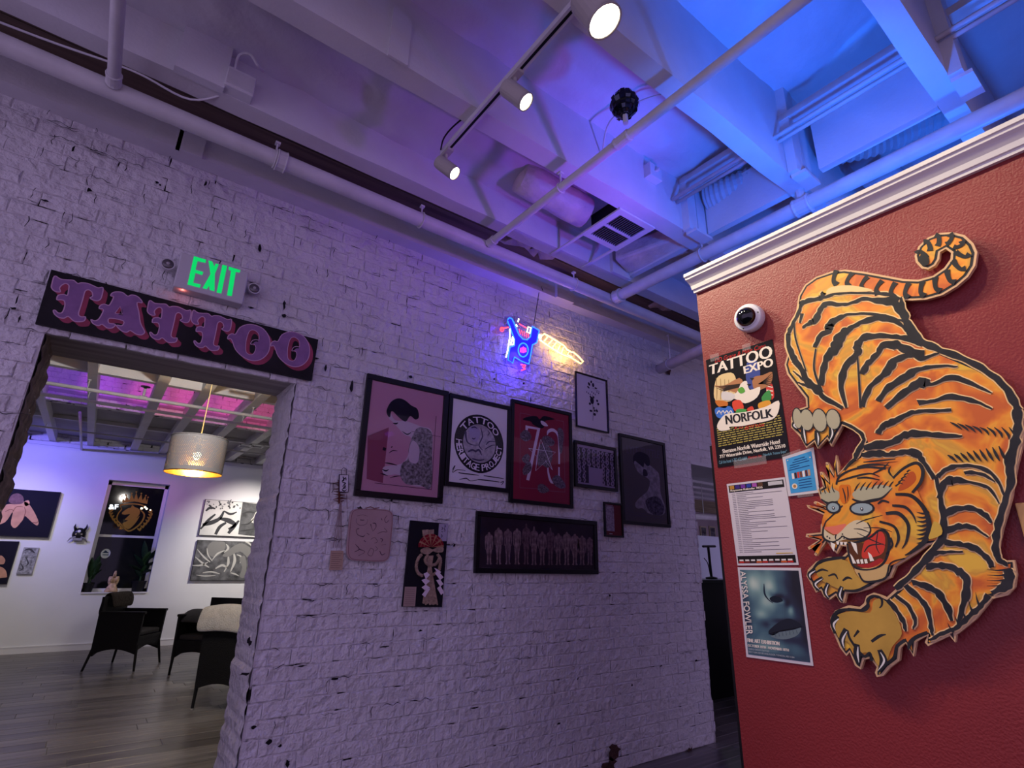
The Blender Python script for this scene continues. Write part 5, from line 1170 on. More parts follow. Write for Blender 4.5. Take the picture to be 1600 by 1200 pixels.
for k in range(9):
    v = .335-.0195*k; u = .05
    while u < .95: l_ = r.uniform(.03, .09); mb.poly(RW, quad(uv, u, v, min(u+l_, .96), v+.008), c+.0005, YL); u += l_+.014
text_fit(mb, RW, 'Sheraton Norfolk Waterside Hotel', (uv(.10,.115), uv(.90,.115), uv(.90,.15), uv(.10,.15)), c+.0005, WT, bold=.0006)
text_fit(mb, RW, '777 Waterside Drive, Norfolk, VA 23510', (uv(.05,.072), uv(.96,.072), uv(.96,.105), uv(.05,.105)), c+.0005, WT, bold=.0006)
text_fit(mb, RW, 'Call the hotel 1-757-622-6664', (uv(.03,.028), uv(.44,.028), uv(.44,.056), uv(.03,.056)), c+.0005, smat((120,170,190)))
text_fit(mb, RW, 'Mention the', (uv(.46,.028), uv(.64,.028), uv(.64,.056), uv(.46,.056)), c+.0005, RD); text_fit(mb, RW, '"Norfolk Tattoo Expo"', (uv(.66,.028), uv(.97,.028), uv(.97,.056), uv(.66,.056)), c+.0005, smat((120,170,190)))
mb.build('printed_artwork', None, t)
MB().poly(RW, quad(uv, .25, -.03, .7, .04), c+.003, TAPE).build('tape', TAPE, t); MB().poly(RW, quad(uv, .08, .965, .22, 1.03), c+.003, TAPE).build('tape', TAPE, t); MB().poly(RW, quad(uv, .58, .97, .70, 1.03), c+.003, TAPE).build('tape', TAPE, t)
# blue flyer
zk = Z(RW, 1120, 690, .3083, .004)
t, uv, c = sheet('blue_flyer', 'small white sheet with a bright blue flyer taped beside the tiger paw', 'flyer', tuple((1120+x*.3083, 690+y*.3083) for x, y in ((332,80),(490,28),(522,258),(362,277))), PAPER, c=.0045)
mb = MB(); mb.poly(RW, quad(uv, .10, .06, .92, .93), c+.0004, smat((62,150,205))); NV = smat((24,70,120))
for k, (u0, u1) in enumerate(((.35,.7),(.3,.75),(.2,.82),(.18,.5),(.15,.8))): mb.poly(RW, quad(uv, u0, .84-k*.055, u1, .856-k*.055), c+.0008, NV)
for k in range(7): mb.poly(RW, quad(uv, .22+k*.085, .40, .29+k*.085, .54), c+.0008, smat(((230,220,210),(60,30,30),(200,60,50),(120,70,50),(235,225,215),(90,40,40),(190,150,120))[k]))
for k in range(4): mb.poly(RW, quad(uv, .40, .33-k*.06, .80, .345-k*.06), c+.0008, NV)
mb.disc(RW, *uv(.26,.22), .009, .009, c+.0009, smat((225,215,190)), 14); mb.disc(RW, *uv(.26,.22), .005, .005, c+.0012, smat((170,120,60)), 12)
for u, v in ((.16,.88),(.86,.80)): mb.disc(RW, *uv(u, v), .0022, .0022, c+.0012, WT, 8)
mb.build('printed_flyer', None, t); MB().poly(RW, quad(uv, .3, -.06, .8, .02), c+.002, TAPE).build('tape', TAPE, t); MB().poly(RW, quad(uv, .0, .98, .6, 1.06), c+.002, TAPE).build('tape', TAPE, t)
# calendar sheet
t, uv, c = sheet('calendar_sheet', 'white calendar sheet of small print lines with a dark header', 'notice', ((1135.4,756.3),(1226.3,745.5),(1248,882.6),(1152.4,883.6)), PAPER)
mb = MB(); mb.poly(RW, quad(uv, .03, .885, .97, .975), c+.0004, smat((26,22,24)))
for k, col_ in enumerate(((180,130,50),(60,40,120),(110,50,150),(40,60,150),(160,80,160),(90,60,40))): mb.poly(RW, quad(uv, .05+k*.10, .925, .13+k*.10, .97), c+.0008, smat(col_))
mb.poly(RW, quad(uv, .72, .92, .95, .965), c+.0008, smat((190,190,190)))
text_fit(mb, RW, 'Keystone Kalendar 2025', (uv(.06,.890), uv(.62,.890), uv(.62,.922), uv(.06,.922)), c+.0012, WT, bold=.0005)
r = random.Random(1)
for k in range(34):
    v = .862-k*.0215; mb.poly(RW, quad(uv, .07, v, .13, v+.005), c+.0004, smat((120,118,118))); mb.poly(RW, quad(uv, .15, v, r.choice((.32, .45, .6, .75, .92)), v+.005), c+.0004, smat((105,102,102)))
mb.poly(RW, quad(uv, .68, .128, .94, .136), c+.0006, smat((206,170,40))); mb.poly(RW, quad(uv, .02, .025, .97, .11), c+.0004, smat((20,16,18)))
for k in range(9): mb.poly(RW, quad(uv, .05+k*.10, .05, .12+k*.10, .068), c+.0008, smat((225,220,215))); mb.poly(RW, quad(uv, .04+k*.10, .028, .13+k*.10, .046), c+.0008, smat(((190,40,30),(120,40,40),(60,30,30),(200,90,40))[k % 4]))
mb.build('printed_lines', None, t)
# exhibition sheet with face
t, uv, c = sheet('exhibition_poster', 'exhibition poster with a close-up of nose and lips in teal tones', 'poster', ((1152.4,886.3),(1251,887.2),(1271,1040.7),(1166.3,1026.5)), PAPER)
mb = MB(); zy = Z(RW, 1120, 690, .3083, c)
def tone_print(parent, uv, u0, v0, u1, v1, c, terms, base, ramp, nx=44, ny=60):
    """printed half-tone picture: smooth tones carried by a colour attribute of the print"""
    vs, cs = [], []
    for i in range(nx+1):
        for k in range(ny+1):
            u, v = i/nx, k/ny; t = base+sum(a*math.exp(-((u-x)/sx)**2-((v-y)/sy)**2) for a, x, y, sx, sy in terms)
            t += noise.noise(Vector((u*9, v*9, 3)))*.07; t = max(0, min(1, t)); f = t*(len(ramp)-1); q = min(int(f), len(ramp)-2); f -= q
            cs.append([lin(ramp[q])[n_]*(1-f)+lin(ramp[q+1])[n_]*f for n_ in range(3)]); vs.append(RW.at(*uv(u0+(u1-u0)*u, v0+(v1-v0)*v), c))
    mb = MB(); mb.add(vs, [(i*(ny+1)+k, (i+1)*(ny+1)+k, (i+1)*(ny+1)+k+1, i*(ny+1)+k+1) for i in range(nx) for k in range(ny)])
    m = bpy.data.materials.new('half_tone_print'); m.use_nodes = True; at = m.node_tree.nodes.new('ShaderNodeAttribute'); at.attribute_name = 'tone'
    m.node_tree.links.new(at.outputs['Color'], m.node_tree.nodes['Principled BSDF'].inputs['Base Color']); m.node_tree.nodes['Principled BSDF'].inputs['Roughness'].default_value = .5
    o = mb.build('printed_picture', m, parent); ca = o.data.color_attributes.new('tone', 'FLOAT_COLOR', 'POINT')
    ca.data.foreach_set('color', [x for q in cs for x in (*q, 1)]); return o
def yf(pts, m, dc): mb.poly(RW, smooth_poly(zy.P(pts), 4), c+dc, m)
tone_print(t, uv, .035, .03, .965, .97, c+.0004, [(.5,.24,.84,.15,.12),(.42,.50,.80,.09,.16),(.32,.40,.62,.13,.09),(.42,.80,.55,.045,.06),(.36,.70,.325,.16,.03),(.25,.36,.12,.22,.08),(.3,.30,.48,.1,.06),(.25,.66,.635,.07,.02),
    (-.7,1.02,.85,.24,.36),(-.55,.62,.695,.10,.03),(-.25,.50,.73,.05,.05),(-.6,.70,.415,.19,.03),(-.5,1.02,.30,.12,.22),(-.25,.36,.37,.10,.05),(-.3,.74,.215,.22,.05),(-.25,.04,.45,.08,.25),(-.4,.76,.63,.05,.05),(-.4,.72,.372,.2,.008),(-.2,.6,.02,.5,.06)], .50, [(14,16,28),(34,44,66),(66,100,112),(120,156,150),(186,205,186)])
yf([(268,795),(290,782),(320,790),(335,806),(312,816),(282,812)], smat((22,30,44)), .0008)
yf([(262,962),(310,918),(355,898),(395,905),(432,936),(390,946),(330,958),(285,982)], smat((30,34,48)), .0008)
yf([(275,982),(330,962),(390,950),(428,944),(408,982),(350,1002),(300,998)], smat((104,122,126)), .0008)
mb.stroke(RW, zy.S([(262,975,2),(330,959,6),(390,949,6),(432,937,2)]), c+.0012, smat((12,14,22)))
mb.stroke(RW, zy.S([(240,720,3),(243,770,10),(262,800,6),(285,818,3)]), c+.0008, smat((30,42,58)))
for k in range(7): mb.stroke(RW, zy.S([(296+k*18,966-k*2,1.5),(300+k*18,990-k*3,2.5)]), c+.0012, smat((62,72,84)), smooth=False)

text_fit(mb, RW, 'ALYSSA FOWLER', zy.P([(152,978),(120,658),(143,655),(184,975)])[1:2]+zy.P([(152,978)])+zy.P([(184,978)])+zy.P([(146,655)]), c+.0016, WT, bold=.0006)
text_fit(mb, RW, 'FINE ART EXHIBITION', (uv(.05,.165), uv(.55,.165), uv(.55,.205), uv(.05,.205)), c+.0016, WT, bold=.0007)
text_fit(mb, RW, 'OCTOBER 10TH - NOVEMBER 10TH', (uv(.05,.115), uv(.68,.115), uv(.68,.142), uv(.05,.142)), c+.0016, WT, bold=.0004)
text_fit(mb, RW, 'TEMPLE CROWN TATTOO', (uv(.05,.082), uv(.38,.082), uv(.38,.100), uv(.05,.100)), c+.0016, smat((190,195,195)))
text_fit(mb, RW, '320 E YORK RD SECOND FLOOR, TOWSON, MD 21204', (uv(.05,.05), uv(.75,.05), uv(.75,.070), uv(.05,.070)), c+.0016, smat((190,195,195)))
mb.build('printed_portrait', None, t)
# wooden plaque at the right edge
a0, b1 = RW.pix(1585, 786, .02)
t = thing('wooden_plaque', 'pale wooden plaque at the right edge beside the tiger', 'plaque', RW.at(a0+.1, b1-.26, 0))
LW = mat('pale_maple', (.62, .36, .13), .45, var=.12, scale=14)
MB().slab(RW, a0, b1-.26, a0+.2, b1, .004, .02).build('board', LW, t, bevel=.003)
mb = MB(); mb.poly(RW, [(a0+.022, b1-.018), (a0+.06, b1-.018), (a0+.06, b1-.03), (a0+.034, b1-.03)], .0206, INK); mb.build('burnt_mark', None, t)
# ================================================================ GALLERY BEHIND THE DOORWAY
def fz(x, y, c=0): return FW.pix(x, y, c)
GLOSSW = MATS['white_gloss_trim']
# ---- window
GY = .24
wx0, wx1 = fz(176, 758, -GY)[0], fz(226, 925, -GY)[0]
wx0, wx1 = wa0+.002, wa1-.002
win = MB(); gm = (wx0+wx1)/2
zmid = fz(190, 838, -GY+.02)[1]
for r4 in ((wx0, wb0, wx0+.05, wb1), (wx1-.05, wb0, wx1, wb1), (wx0, wb1-.06, wx1, wb1), (wx0, wb0, wx1, wb0+.06)): win.slab(FW, *r4, -GY, -GY+.06)
window = struct(win.build('window_1', GLOSSW), 'tall sash window with a gold crest on dark glass')
MB().slab(FW, wx0+.05, zmid-.018, wx1-.05, zmid+.018, -GY+.005, -GY+.055).build('meeting_rail', GLOSSW, window)
NIGHT = mat('night_glass', (.006, .007, .009), .05, spec=.2)
for z0, z1, cc in ((zmid, wb1-.06, -GY+.02), (wb0+.06, zmid, -GY+.035)): MB().slab(FW, wx0+.05, z0, wx1-.05, z1, cc-.006, cc).build('pane', NIGHT, window)
MB().slab(FW, wx0, wb0-.005, wx1, wb0+.012, -GY+.06, .02).build('sill', GLOSSW, window)
GOLD = mat('gold_decal', lin((168,132,40)), .5)
zg = Z(FW, 120, 740, .16667, -GY+.021); mb = MB(); CG = -GY+.022
def gf(pts, m=GOLD, dc=0, sm=True): P = zg.P(pts); mb.poly(FW, smooth_poly(P, 3) if sm else P, CG+dc, m)
gf([(430,275),(425,215),(450,255),(462,205),(490,250),(515,190),(535,245),(558,175),(575,245),(605,190),(615,250),(645,210),(650,260),(668,225),(660,285),(540,260)], sm=False)
for x, y in ((425,212),(462,203),(515,186),(558,172),(605,186),(648,206),(668,222)): mb.disc(FW, *zg(x, y), zg.w(x, y, 7), zg.w(x, y, 7), CG, GOLD, 8)
gf([(408,290),(540,278),(640,300),(600,330),(640,380),(620,450),(560,510),(480,545),(410,480),(370,430),(385,370),(415,330)]); gf([(418,300),(540,290),(625,310),(590,335),(625,385),(605,445),(550,500),(480,532),(420,472),(382,428),(395,375),(425,335)], NIGHT, .001)
gf([(430,360),(480,325),(505,320),(520,297),(545,315),(580,330),(592,370),(560,420),(590,395),(545,470),(478,522),(428,470),(480,440),(450,430),(500,380),(455,385),(425,378)], GOLD, .002)
for s_ in (-1, 1):
    for k in range(7):
        x = 505+s_*(195-abs(k-1)*4-(k*k)*2.4); y = 360+k*27+(0 if s_ < 0 else 14)
        gf([(x, y), (x+s_*14, y-22), (x+s_*4, y-34), (x-s_*8, y-14)], GOLD); gf([(x, y+4), (x-s_*20, y-8), (x-s_*28, y-22), (x-s_*10, y-20)], GOLD)
mb.build('gold_crest', None, window)
mb = MB(); zst = Z(FW, 120, 740, .16667, -GY+.036); mb.disc(FW, *zst(270, 750), zst.w(270, 750, 38), zst.w(270, 750, 44), -GY+.037, smat((190,196,200)), 20); mb.poly(FW, zst.P([(238,745),(270,718),(302,745)]), -GY+.038, smat((40,60,90))); mb.rect(FW, *zst(240, 765), *zst(300, 758), -GY+.038, smat((60,80,100))); mb.build('round_sticker', None, window)
# lit sign and street lamps, imitated by glowing shapes laid on the pane
SGL = mat('cool_sign_glow', (.7, .85, 1), .4, emit=(.75, .88, 1), es=4); mb = MB(); text_fit(mb, FW, '&F', zg.P([(300,335),(385,335),(390,290),(303,290)]), CG+.003, SGL, bold=.002); tag(mb.build('lit_sign', SGL), 'glowing white letters showing in the dark window', 'sign')
for x, y, r_, wl in ((608,326,10,'leftmost'),(640,315,9,'second from left'),(655,330,9,'third from left'),(690,342,6,'rightmost')):
    a, b_ = zg(x, y); tag(MB().disc(FW, a, b_, zg.w(x, y, r_), zg.w(x, y, r_), CG+.003, mat('warm_street_glow', (1, .85, .55), .4, emit=(1, .85, .55), es=4), 8).build('street_glow', None), '%s warm point of light in the dark window beside the gold crest' % wl, 'light', 'points of light in the window')
# ---- plants and sculpture on the sill
LEAF = mat('dark_green_leaf', (.012, .035, .014), .45, var=.3, scale=20); POT = mat('black_pot', (.01, .01, .011), .5)
def leaf(t, base, tip, wd, sag, m=LEAF):
    base, tip = Vector(base), Vector(tip); d = tip-base; side = d.cross(Vector((0, .3, 1))).normalized(); up = side.cross(d).normalized(); mb = MB(); n = 7; vs = []
    for i in range(n+1):
        u = i/n; c = base+d*u+Vector((0, 0, -sag*u*u))+up*.0; w_ = wd*sin(pi*min(1, .12+.88*u))**.8*(1 if i < n else .05)
        vs += [c-side*w_+up*.012, c, c+side*w_+up*.012]
    mb.add(vs, [(i*3+k, i*3+k+1, i*3+k+4, i*3+k+3) for i in range(n) for k in (0, 1)]); mb.build('leaf', m, t, smooth=True)
def plant(label, px, py, leaves, pr, ph, c=-.10):
    a, b_ = fz(px, py, c); b_ = wb0+.012; o = FW.at(a, b_, c); t = thing('potted_plant', label, 'plant', o, 'plants on the window sill')
    MB().lathe([(pr*.75, 0), (pr, ph), (pr*1.05, ph), (pr*1.05, ph-.012), (pr*.9, ph-.012)], o, (0,0,1), 14).build('pot', POT, t)
    top = o+Vector((0, 0, ph))
    MB().tube([top, top+Vector((.01, 0, .18)), top+Vector((.02, 0, .32))], [.016, .012, .008], 6).build('stem', LEAF, t)
    for dx, dz, h0, w_, sg in leaves: leaf(t, top+Vector((.01, 0, h0)), top+Vector((dx, random.Random(int(dx*999)).uniform(-.06, .05), dz)), w_, sg)
    return t
plant('dark broad-leaved potted plant at the right end of the sill', 214, 925, [(.20,.56,.25,.06,.03),(.24,.34,.2,.07,.04),(.16,.22,.1,.07,.06),(-.06,.62,.3,.05,.0),(-.16,.42,.2,.06,.02),(-.20,.28,.12,.06,.04),(.06,.46,.25,.06,.0),(.1,.30,.1,.07,.03),(-.1,.2,.05,.06,.04),(.22,.48,.28,.05,.06)], .10, .16)
plant('small leafy potted plant at the left end of the sill', 136, 925, [(.08,.34,.05,.05,.02),(-.05,.38,.05,.05,.0),(.12,.22,.05,.05,.03),(-.02,.26,.05,.06,.0),(.05,.42,.1,.045,.0),(.1,.3,.1,.05,.02)], .07, .13)
a, b_ = fz(173, 925, -.04)
t = thing('praying_hands', 'cream sculpture of praying hands on the window sill', 'sculpture', FW.at(a, wb0+.012, -.04))
CL = mat('aged_cream_plaster', (.62, .42, .27), .5, var=.35, scale=25)
o = FW.at(a, wb0+.012, -.04)
MB().lathe([(.085, 0), (.09, .02), (.075, .05), (.055, .09), (.05, .13)], o, (0,0,1), 14, sy=.7).build('cuff', CL, t, smooth=True)
for s_ in (-1, 1):
    MB().lathe([(.03, .10), (.045, .14), (.048, .19), (.038, .23)], o+Vector((s_*.022, 0, 0)), (s_*.02, 0, 1), 10, sy=.8).build('palm', CL, t, smooth=True)
    for k in range(4):
        b0_ = o+Vector((s_*.012, -.034+.022*k, .215)); MB().tube([b0_, b0_+Vector((-s_*.002, -.004, .05)), b0_+Vector((-s_*.007, -.010, .085+(.012 if k in (1, 2) else 0)))], [.012, .011, .006], 7).build('finger', CL, t, smooth=True)
    b0_ = o+Vector((s_*.03, -.04, .15)); MB().tube([b0_, b0_+Vector((s_*.004, -.02, .04)), b0_+Vector((0, -.022, .075))], [.013, .012, .007], 7).build('thumb', CL, t, smooth=True)
# ---- wall mask
a, b_ = fz(123, 836, .03); zm = Z(FW, 0, 700, .2, .03)
t = thing('demon_mask', 'small black horned mask hanging beside the window', 'mask', FW.at(a, b_-.1, 0)); MK = mat('black_lacquer_mask', (.01, .01, .012), .3)
MB().ball(FW.at(a, b_+.01, .02), .085, None, 14, 10, (1, .6, 1.15)).build('face', MK, t, smooth=True)
for s_ in (-1, 1):
    MB().tube([FW.at(a+s_*.05, b_+.07, .03), FW.at(a+s_*.075, b_+.12, .035), FW.at(a+s_*.07, b_+.165, .03)], [.022, .014, .002], 8).build('horn', MK, t, smooth=True)
    MB().ball(FW.at(a+s_*.034, b_+.01, .062), .014, None, 8, 6).build('eye', smat((150,140,110)), t)
    MB().tube([FW.at(a+s_*.03, b_-.03, .06), FW.at(a+s_*.09, b_-.05, .05), FW.at(a+s_*.12, b_-.10, .03)], [.012, .012, .003], 7).build('whisker', mat('mask_grey', (.25, .24, .24), .5), t)
MB().disc(FW, a-.005, b_+.055, .02, .02, .074, smat((215,215,220)), 12).build('brow_disc', None, t)
MB().box((-.06, -.01, -.02), (.06, .01, .02), None, Matrix.Translation(FW.at(a, b_-.065, .055))).build('jaw', MATS['mask_grey'], t, bevel=.008)
# ---- paintings
def canvas(name, label, cat, c4, paper, depth=.035, edge=None):
    q = [fz(x, y, depth) for x, y in c4]; a0 = min(p[0] for p in q); a1 = max(p[0] for p in q); b0 = min(p[1] for p in q); b1 = max(p[1] for p in q)
    a0 = (q[0][0]+q[3][0])/2; a1 = (q[1][0]+q[2][0])/2; b1 = (q[0][1]+q[1][1])/2; b0 = (q[2][1]+q[3][1])/2
    t = thing(name, label, cat, FW.at((a0+a1)/2, b0, 0), 'pictures on the gallery wall')
    MB().slab(FW, a0, b0, a1, b1, .002, depth).build('canvas_body', edge or smat((40,38,40)), t)
    t = MB().rect(FW, a0+.006, b0+.006, a1-.006, b1-.006, depth+.0006, paper).build('painted_face', paper, t)
    return t, (a0, b0, a1, b1)
zq = Z(FW, 0, 700, .2, .04); NAVY = mat('painting_dark_navy', (.010, .009, .020), .85, spec=.15); SKT = mat('painted_skin', lin((198,146,120)), .6, var=.18, scale=9)
t, R_ = canvas('figure_painting', 'dark painting of a seated curled figure with pale arms', 'painting', ((-30,760),(94,769),(78,836),(-50,840)), NAVY, .05)
mb = MB()
for g, m in (([(-60,600),(0,480),(60,440),(130,440),(200,420),(250,470),(300,570),(290,605),(250,580),(195,530),(180,560),(120,625),(85,590),(100,500),(40,580),(-60,610)], SKT), ([(70,420),(90,370),(140,355),(180,380),(180,430),(120,440)], mat('painted_hair', lin((110,78,86)), .6, var=.3, scale=20)), ([(190,420),(225,410),(230,440),(200,455)], SKT)):
    mb.poly(FW, smooth_poly(zq.P(g)), .0512+(.0006 if m is not SKT else 0), m)
for s_ in ([(100,500,4),(130,460,5),(180,460,3)], [(180,560,3),(200,500,6),(190,460,3)], [(255,580,5),(285,585,7),(300,570,3)], [(40,500,3),(80,480,5),(110,490,3)]): mb.stroke(FW, zq.S(s_), .0524, smat((140,92,78)))
mb.build('painted_figure', None, t)
t, R_ = canvas('portrait_painting', 'dark framed painting of a pale figure at the left edge below the larger painting', 'painting', ((-45,846),(30,844),(12,911),(-60,915)), NAVY, .04)
mb = MB()
for g in ([(-40,920),(0,840),(40,870),(30,905),(0,910)], [(-60,1010),(-10,930),(40,950),(55,1000),(40,1012)]): mb.poly(FW, smooth_poly(zq.P(g)), .0416, SKT)
mb.build('painted_figure', None, t)
t, R_ = canvas('small_relief', 'small grey sketch panel between the dark paintings and the mask', 'picture', ((37.5,855.5),(61.5,855.5),(49.5,897),(25,897)), mat('grey_sketch', (.28, .28, .29), .7, var=.7, scale=26), .03, smat((150,148,150)))
mb = MB()
for s_ in ([(190,800,6),(230,790,14),(270,820,8)], [(200,850,4),(220,900,10),(200,920,5)], [(160,900,4),(180,940,10),(150,960,5)]): mb.stroke(FW, zq.S(s_), .0312, smat((70,68,72)))
mb.build('sketch_lines', None, t)
zd = Z(FW, 250, 720, .16667, .04)
LGT = mat('leaf_shadow_print', (.66, .65, .62), .6, var=.12, scale=5)
t, R_ = canvas('leaf_canvas', 'black and white canvas of leaf shadows, upper of the two right canvases', 'canvas', ((321,778.5),(440,790),(425,841),(311,836)), LGT, .04)
mb = MB(); DG = smat((58,58,62)); MG = smat((112,112,116)); r = random.Random(6)
for s_ in ([(400,600,24),(480,580,40),(560,540,30),(600,470,16)], [(560,540,20),(640,560,44),(700,600,30),(640,640,16)], [(380,640,14),(450,560,26),(520,500,14)], [(520,690,26),(560,620,30),(620,580,20)], [(640,680,26),(690,620,34),(740,560,16)], [(430,470,14),(470,440,24),(520,450,10)], [(600,470,10),(660,500,22),(720,480,10)]): mb.stroke(FW, zd.S(s_), .0412, DG)
for k in range(34): x, y = r.uniform(440, 760), r.uniform(370, 450); mb.disc(FW, *zd(x, y), zd.w(x, y, r.uniform(5, 13)), zd.w(x, y, r.uniform(4, 9)), .0414+k*1e-5, (DG, MG)[k % 2], 7, r.uniform(0, 3))
mb.poly(FW, zd.P([(775,388),(1140,430),(1100,730),(732,690)]), .0418, mat('dark_drape_grey', (.09, .09, .095), .7, var=.5, scale=9))
mb.poly(FW, smooth_poly(zd.P([(850,570),(880,520),(900,480),(960,470),(940,690),(890,690),(900,600)])), .0424, smat((200,196,188)))
for s_ in ([(770,500,8),(830,480,18),(890,490,8)], [(760,600,6),(830,590,14),(880,540,6)], [(745,660,5),(820,650,14),(880,640,6)]): mb.stroke(FW, zd.S(s_), .0424, smat((58,58,60)))
mb.build('painted_leaves', None, t)
t, R_ = canvas('drapery_canvas', 'black and white canvas of tangled leaves and an arm, lower of the two right canvases', 'canvas', ((310,842.5),(430,849),(415,910),(296.5,904)), mat('grey_wash_canvas', (.10, .10, .105), .6, var=.6, scale=11), .04)
mb = MB(); LG = smat((188,186,180)); MD = smat((125,124,122))
mb.poly(FW, smooth_poly(zd.P([(440,820),(480,765),(560,755),(612,770),(600,840),(520,900),(460,880)])), .0412, MD)
for s_ in ([(330,900,6),(400,960,16),(460,1000,8)], [(350,830,4),(410,900,14),(470,950,8)], [(300,980,4),(380,980,16),(450,950,6)], [(440,820,5),(450,880,12),(490,940,6)], [(490,930,6),(540,870,16),(610,840,6)], [(620,780,6),(640,820,20),(600,860,6)], [(640,880,10),(640,960,22),(620,1000,8)], [(690,860,8),(700,940,26),(660,1040,8)], [(720,880,6),(760,900,14),(750,960,5)], [(520,1010,10),(580,980,22),(620,1000,12),(600,1040,10)], [(400,1050,5),(480,1040,14),(560,1060,6)], [(340,1070,5),(420,1080,10),(520,1075,5)], [(660,1050,6),(700,1060,14),(740,1080,5)], [(860,800,8),(830,770,16),(800,760,4)], [(880,860,5),(850,830,12),(820,800,4)]): mb.stroke(FW, zd.S(s_), .0418, LG)
mb.poly(FW, smooth_poly(zd.P([(590,880),(740,775),(840,810),(905,880),(880,950),(830,920),(750,850),(640,900)])), .042, MD); mb.poly(FW, smooth_poly(zd.P([(745,920),(790,890),(810,960),(800,1085),(745,1085),(770,1000)])), .0424, MD)
mb.build('painted_tangle', None, t)
a, b_ = fz(376, 958)
t = thing('wall_outlet', 'white wall outlet below the black and white canvases', 'outlet', FW.at(a, b_-.06, 0)); MB().slab(FW, a-.036, b_-.058, a+.036, b_+.058, 0, .006).build('plate', GLOSSW, t, bevel=.002)
for s_ in (-.022, .022): MB().slab(FW, a-.016, b_+s_-.014, a+.016, b_+s_+.014, .006, .0075).build('socket', smat((150,148,150)), t)

# ---- woven chairs
RAT = mat('black_woven_rattan', (.006, .006, .007), .55, bump=.6, bscale=120); CUSH = mat('dark_grey_cushion', (.035, .033, .036), .85, var=.15)
def chair(label, x, y, ang, straight=False):
    """woven tub chair, faces local +Y"""
    t = thing('woven_chair', label, 'chair', (x, y, 0), 'woven gallery chairs', ang)
    W, D = .275, .25
    def panel(name, p0, p1, z0, z1a, z1b, arch, thick):
        n = 9; vs = []; p0, p1 = Vector(p0), Vector(p1); d = (p1-p0).normalized(); nn = Vector((d.y, -d.x, 0))*thick
        for i in range(n+1):
            u = i/n; p = p0.lerp(p1, u); zb = z0+arch*sin(pi*u); zt_ = z1a+(z1b-z1a)*u; fl = 1+.0*u
            for off in (nn*-.5, nn*.5):
                vs.append((p.x+off.x, p.y+off.y, zb)); vs.append((p.x*1.03+off.x, p.y*1.03+off.y, zt_))
        fs = []
        for i in range(n):
            a = i*4; b = a+4; fs += [(a, a+1, b+1, b), (a+2, b+2, b+3, a+3), (a+1, a+3, b+3, b+1), (a, b, b+2, a+2)]
        fs += [(0, 2, 3, 1), (n*4, n*4+1, n*4+3, n*4+2)]
        mb = MB(); mb.add(vs, fs); mb.build(name, RAT, t, local=True)
    panel('backrest', (-W, -D, 0), (W, -D, 0), .17, .84, .84, .06, .03)
    for s_ in (-1, 1): panel('side_panel', (s_*W, -D, 0), (s_*W, D, 0), .19, .66, .66, .06, .03); 
    panel('front_apron', (-W, D-.02, 0), (W, D-.02, 0), .22, .38, .38, .05, .025)
    for s_ in (-1, 1): MB().box((s_*W-.03, -D, .645), (s_*W+.03, D+.02, .675)).build('armrest', RAT, t, local=True, bevel=.008)
    MB().box((-W+.02, -D+.02, .36), (W-.02, D, .39)).build('seat', RAT, t, local=True)
    MB().box((-W+.03, -D+.03, .39), (W-.03, D-.01, .45)).build('cushion', CUSH, t, local=True, bevel=.02)
    for sx in (-1, 1):
        for sy in (-1, 1):
            k = 1.0 if straight else 1.16
            l_ = MB().tube([(sx*(W-.005), sy*(D-.01), .30), (sx*W*k*.99, sy*D*k, 0.012)], [.018, .013], 8).build('leg', RAT, t, local=True)
            m_ = MB().lathe([(.013, 0), (.014, .014)], (sx*W*k*.99, sy*D*k, 0), (0,0,1), 8).build('foot_tip', smat((150,148,150)), l_, local=True)
    return t
ca = [(0.31,8.92),(0.75,8.66),(0.52,9.21),(0.96,8.95)]
chair('black woven chair with a brown fur throw below the window', .64, 8.94, radians(-30)-pi/2)
chair('black woven chair farther back with a dark cloth on it', 1.42, 8.02, radians(42)-pi/2+pi, True)
chair('black woven chair nearest the doorway with a pale fleece over its back', 1.42, 6.18, radians(38)-pi/2, True)
# throws
def throw(name, label, m, pts, th=.03, cat='throw'):
    """soft cloth: grid of 3-D rows"""
    r = random.Random(len(pts)); mb = MB(); n = len(pts); k = len(pts[0]); vs = [Vector(p)+Vector((r.uniform(-.006, .006), r.uniform(-.006, .006), r.uniform(-.006, .006))) for row in pts for p in row]
    mb.add(vs, [(i*k+j, i*k+j+1, (i+1)*k+j+1, (i+1)*k+j) for i in range(n-1) for j in range(k-1)]); o = mb.build(name, m, smooth=True)
    s_ = o.modifiers.new('thickness', 'SOLIDIFY'); s_.thickness = th; s_.offset = 0; u = o.modifiers.new('soft', 'SUBSURF'); u.levels = 2; u.render_levels = 2
    return tag(o, label, cat, 'throws on the chairs')
FURB = mat('dark_brown_fur', (.03, .024, .021), .95, var=.5, scale=40, bump=1, bscale=120); FLE = mat('pale_grey_fleece', (.42, .41, .41), .95, var=.1, scale=20, bump=.7, bscale=90)
def cpt(c, ang, x, y, z): return (c[0]+x*cos(ang)-y*sin(ang), c[1]+x*sin(ang)+y*cos(ang), z)
c1, a1_ = (.64, 8.94), radians(-30)-pi/2
throw('fur_throw', 'dark brown fur throw over the back of the chair under the window', FURB, [[cpt(c1, a1_, x, y, z) for x in (-.30, -.18, -.05, .08, .2)] for y, z in ((-.33, .60), (-.32, .74), (-.30, .85), (-.25, .885), (-.20, .85), (-.18, .70))])
c3, a3_ = (1.42, 6.18), radians(38)-pi/2
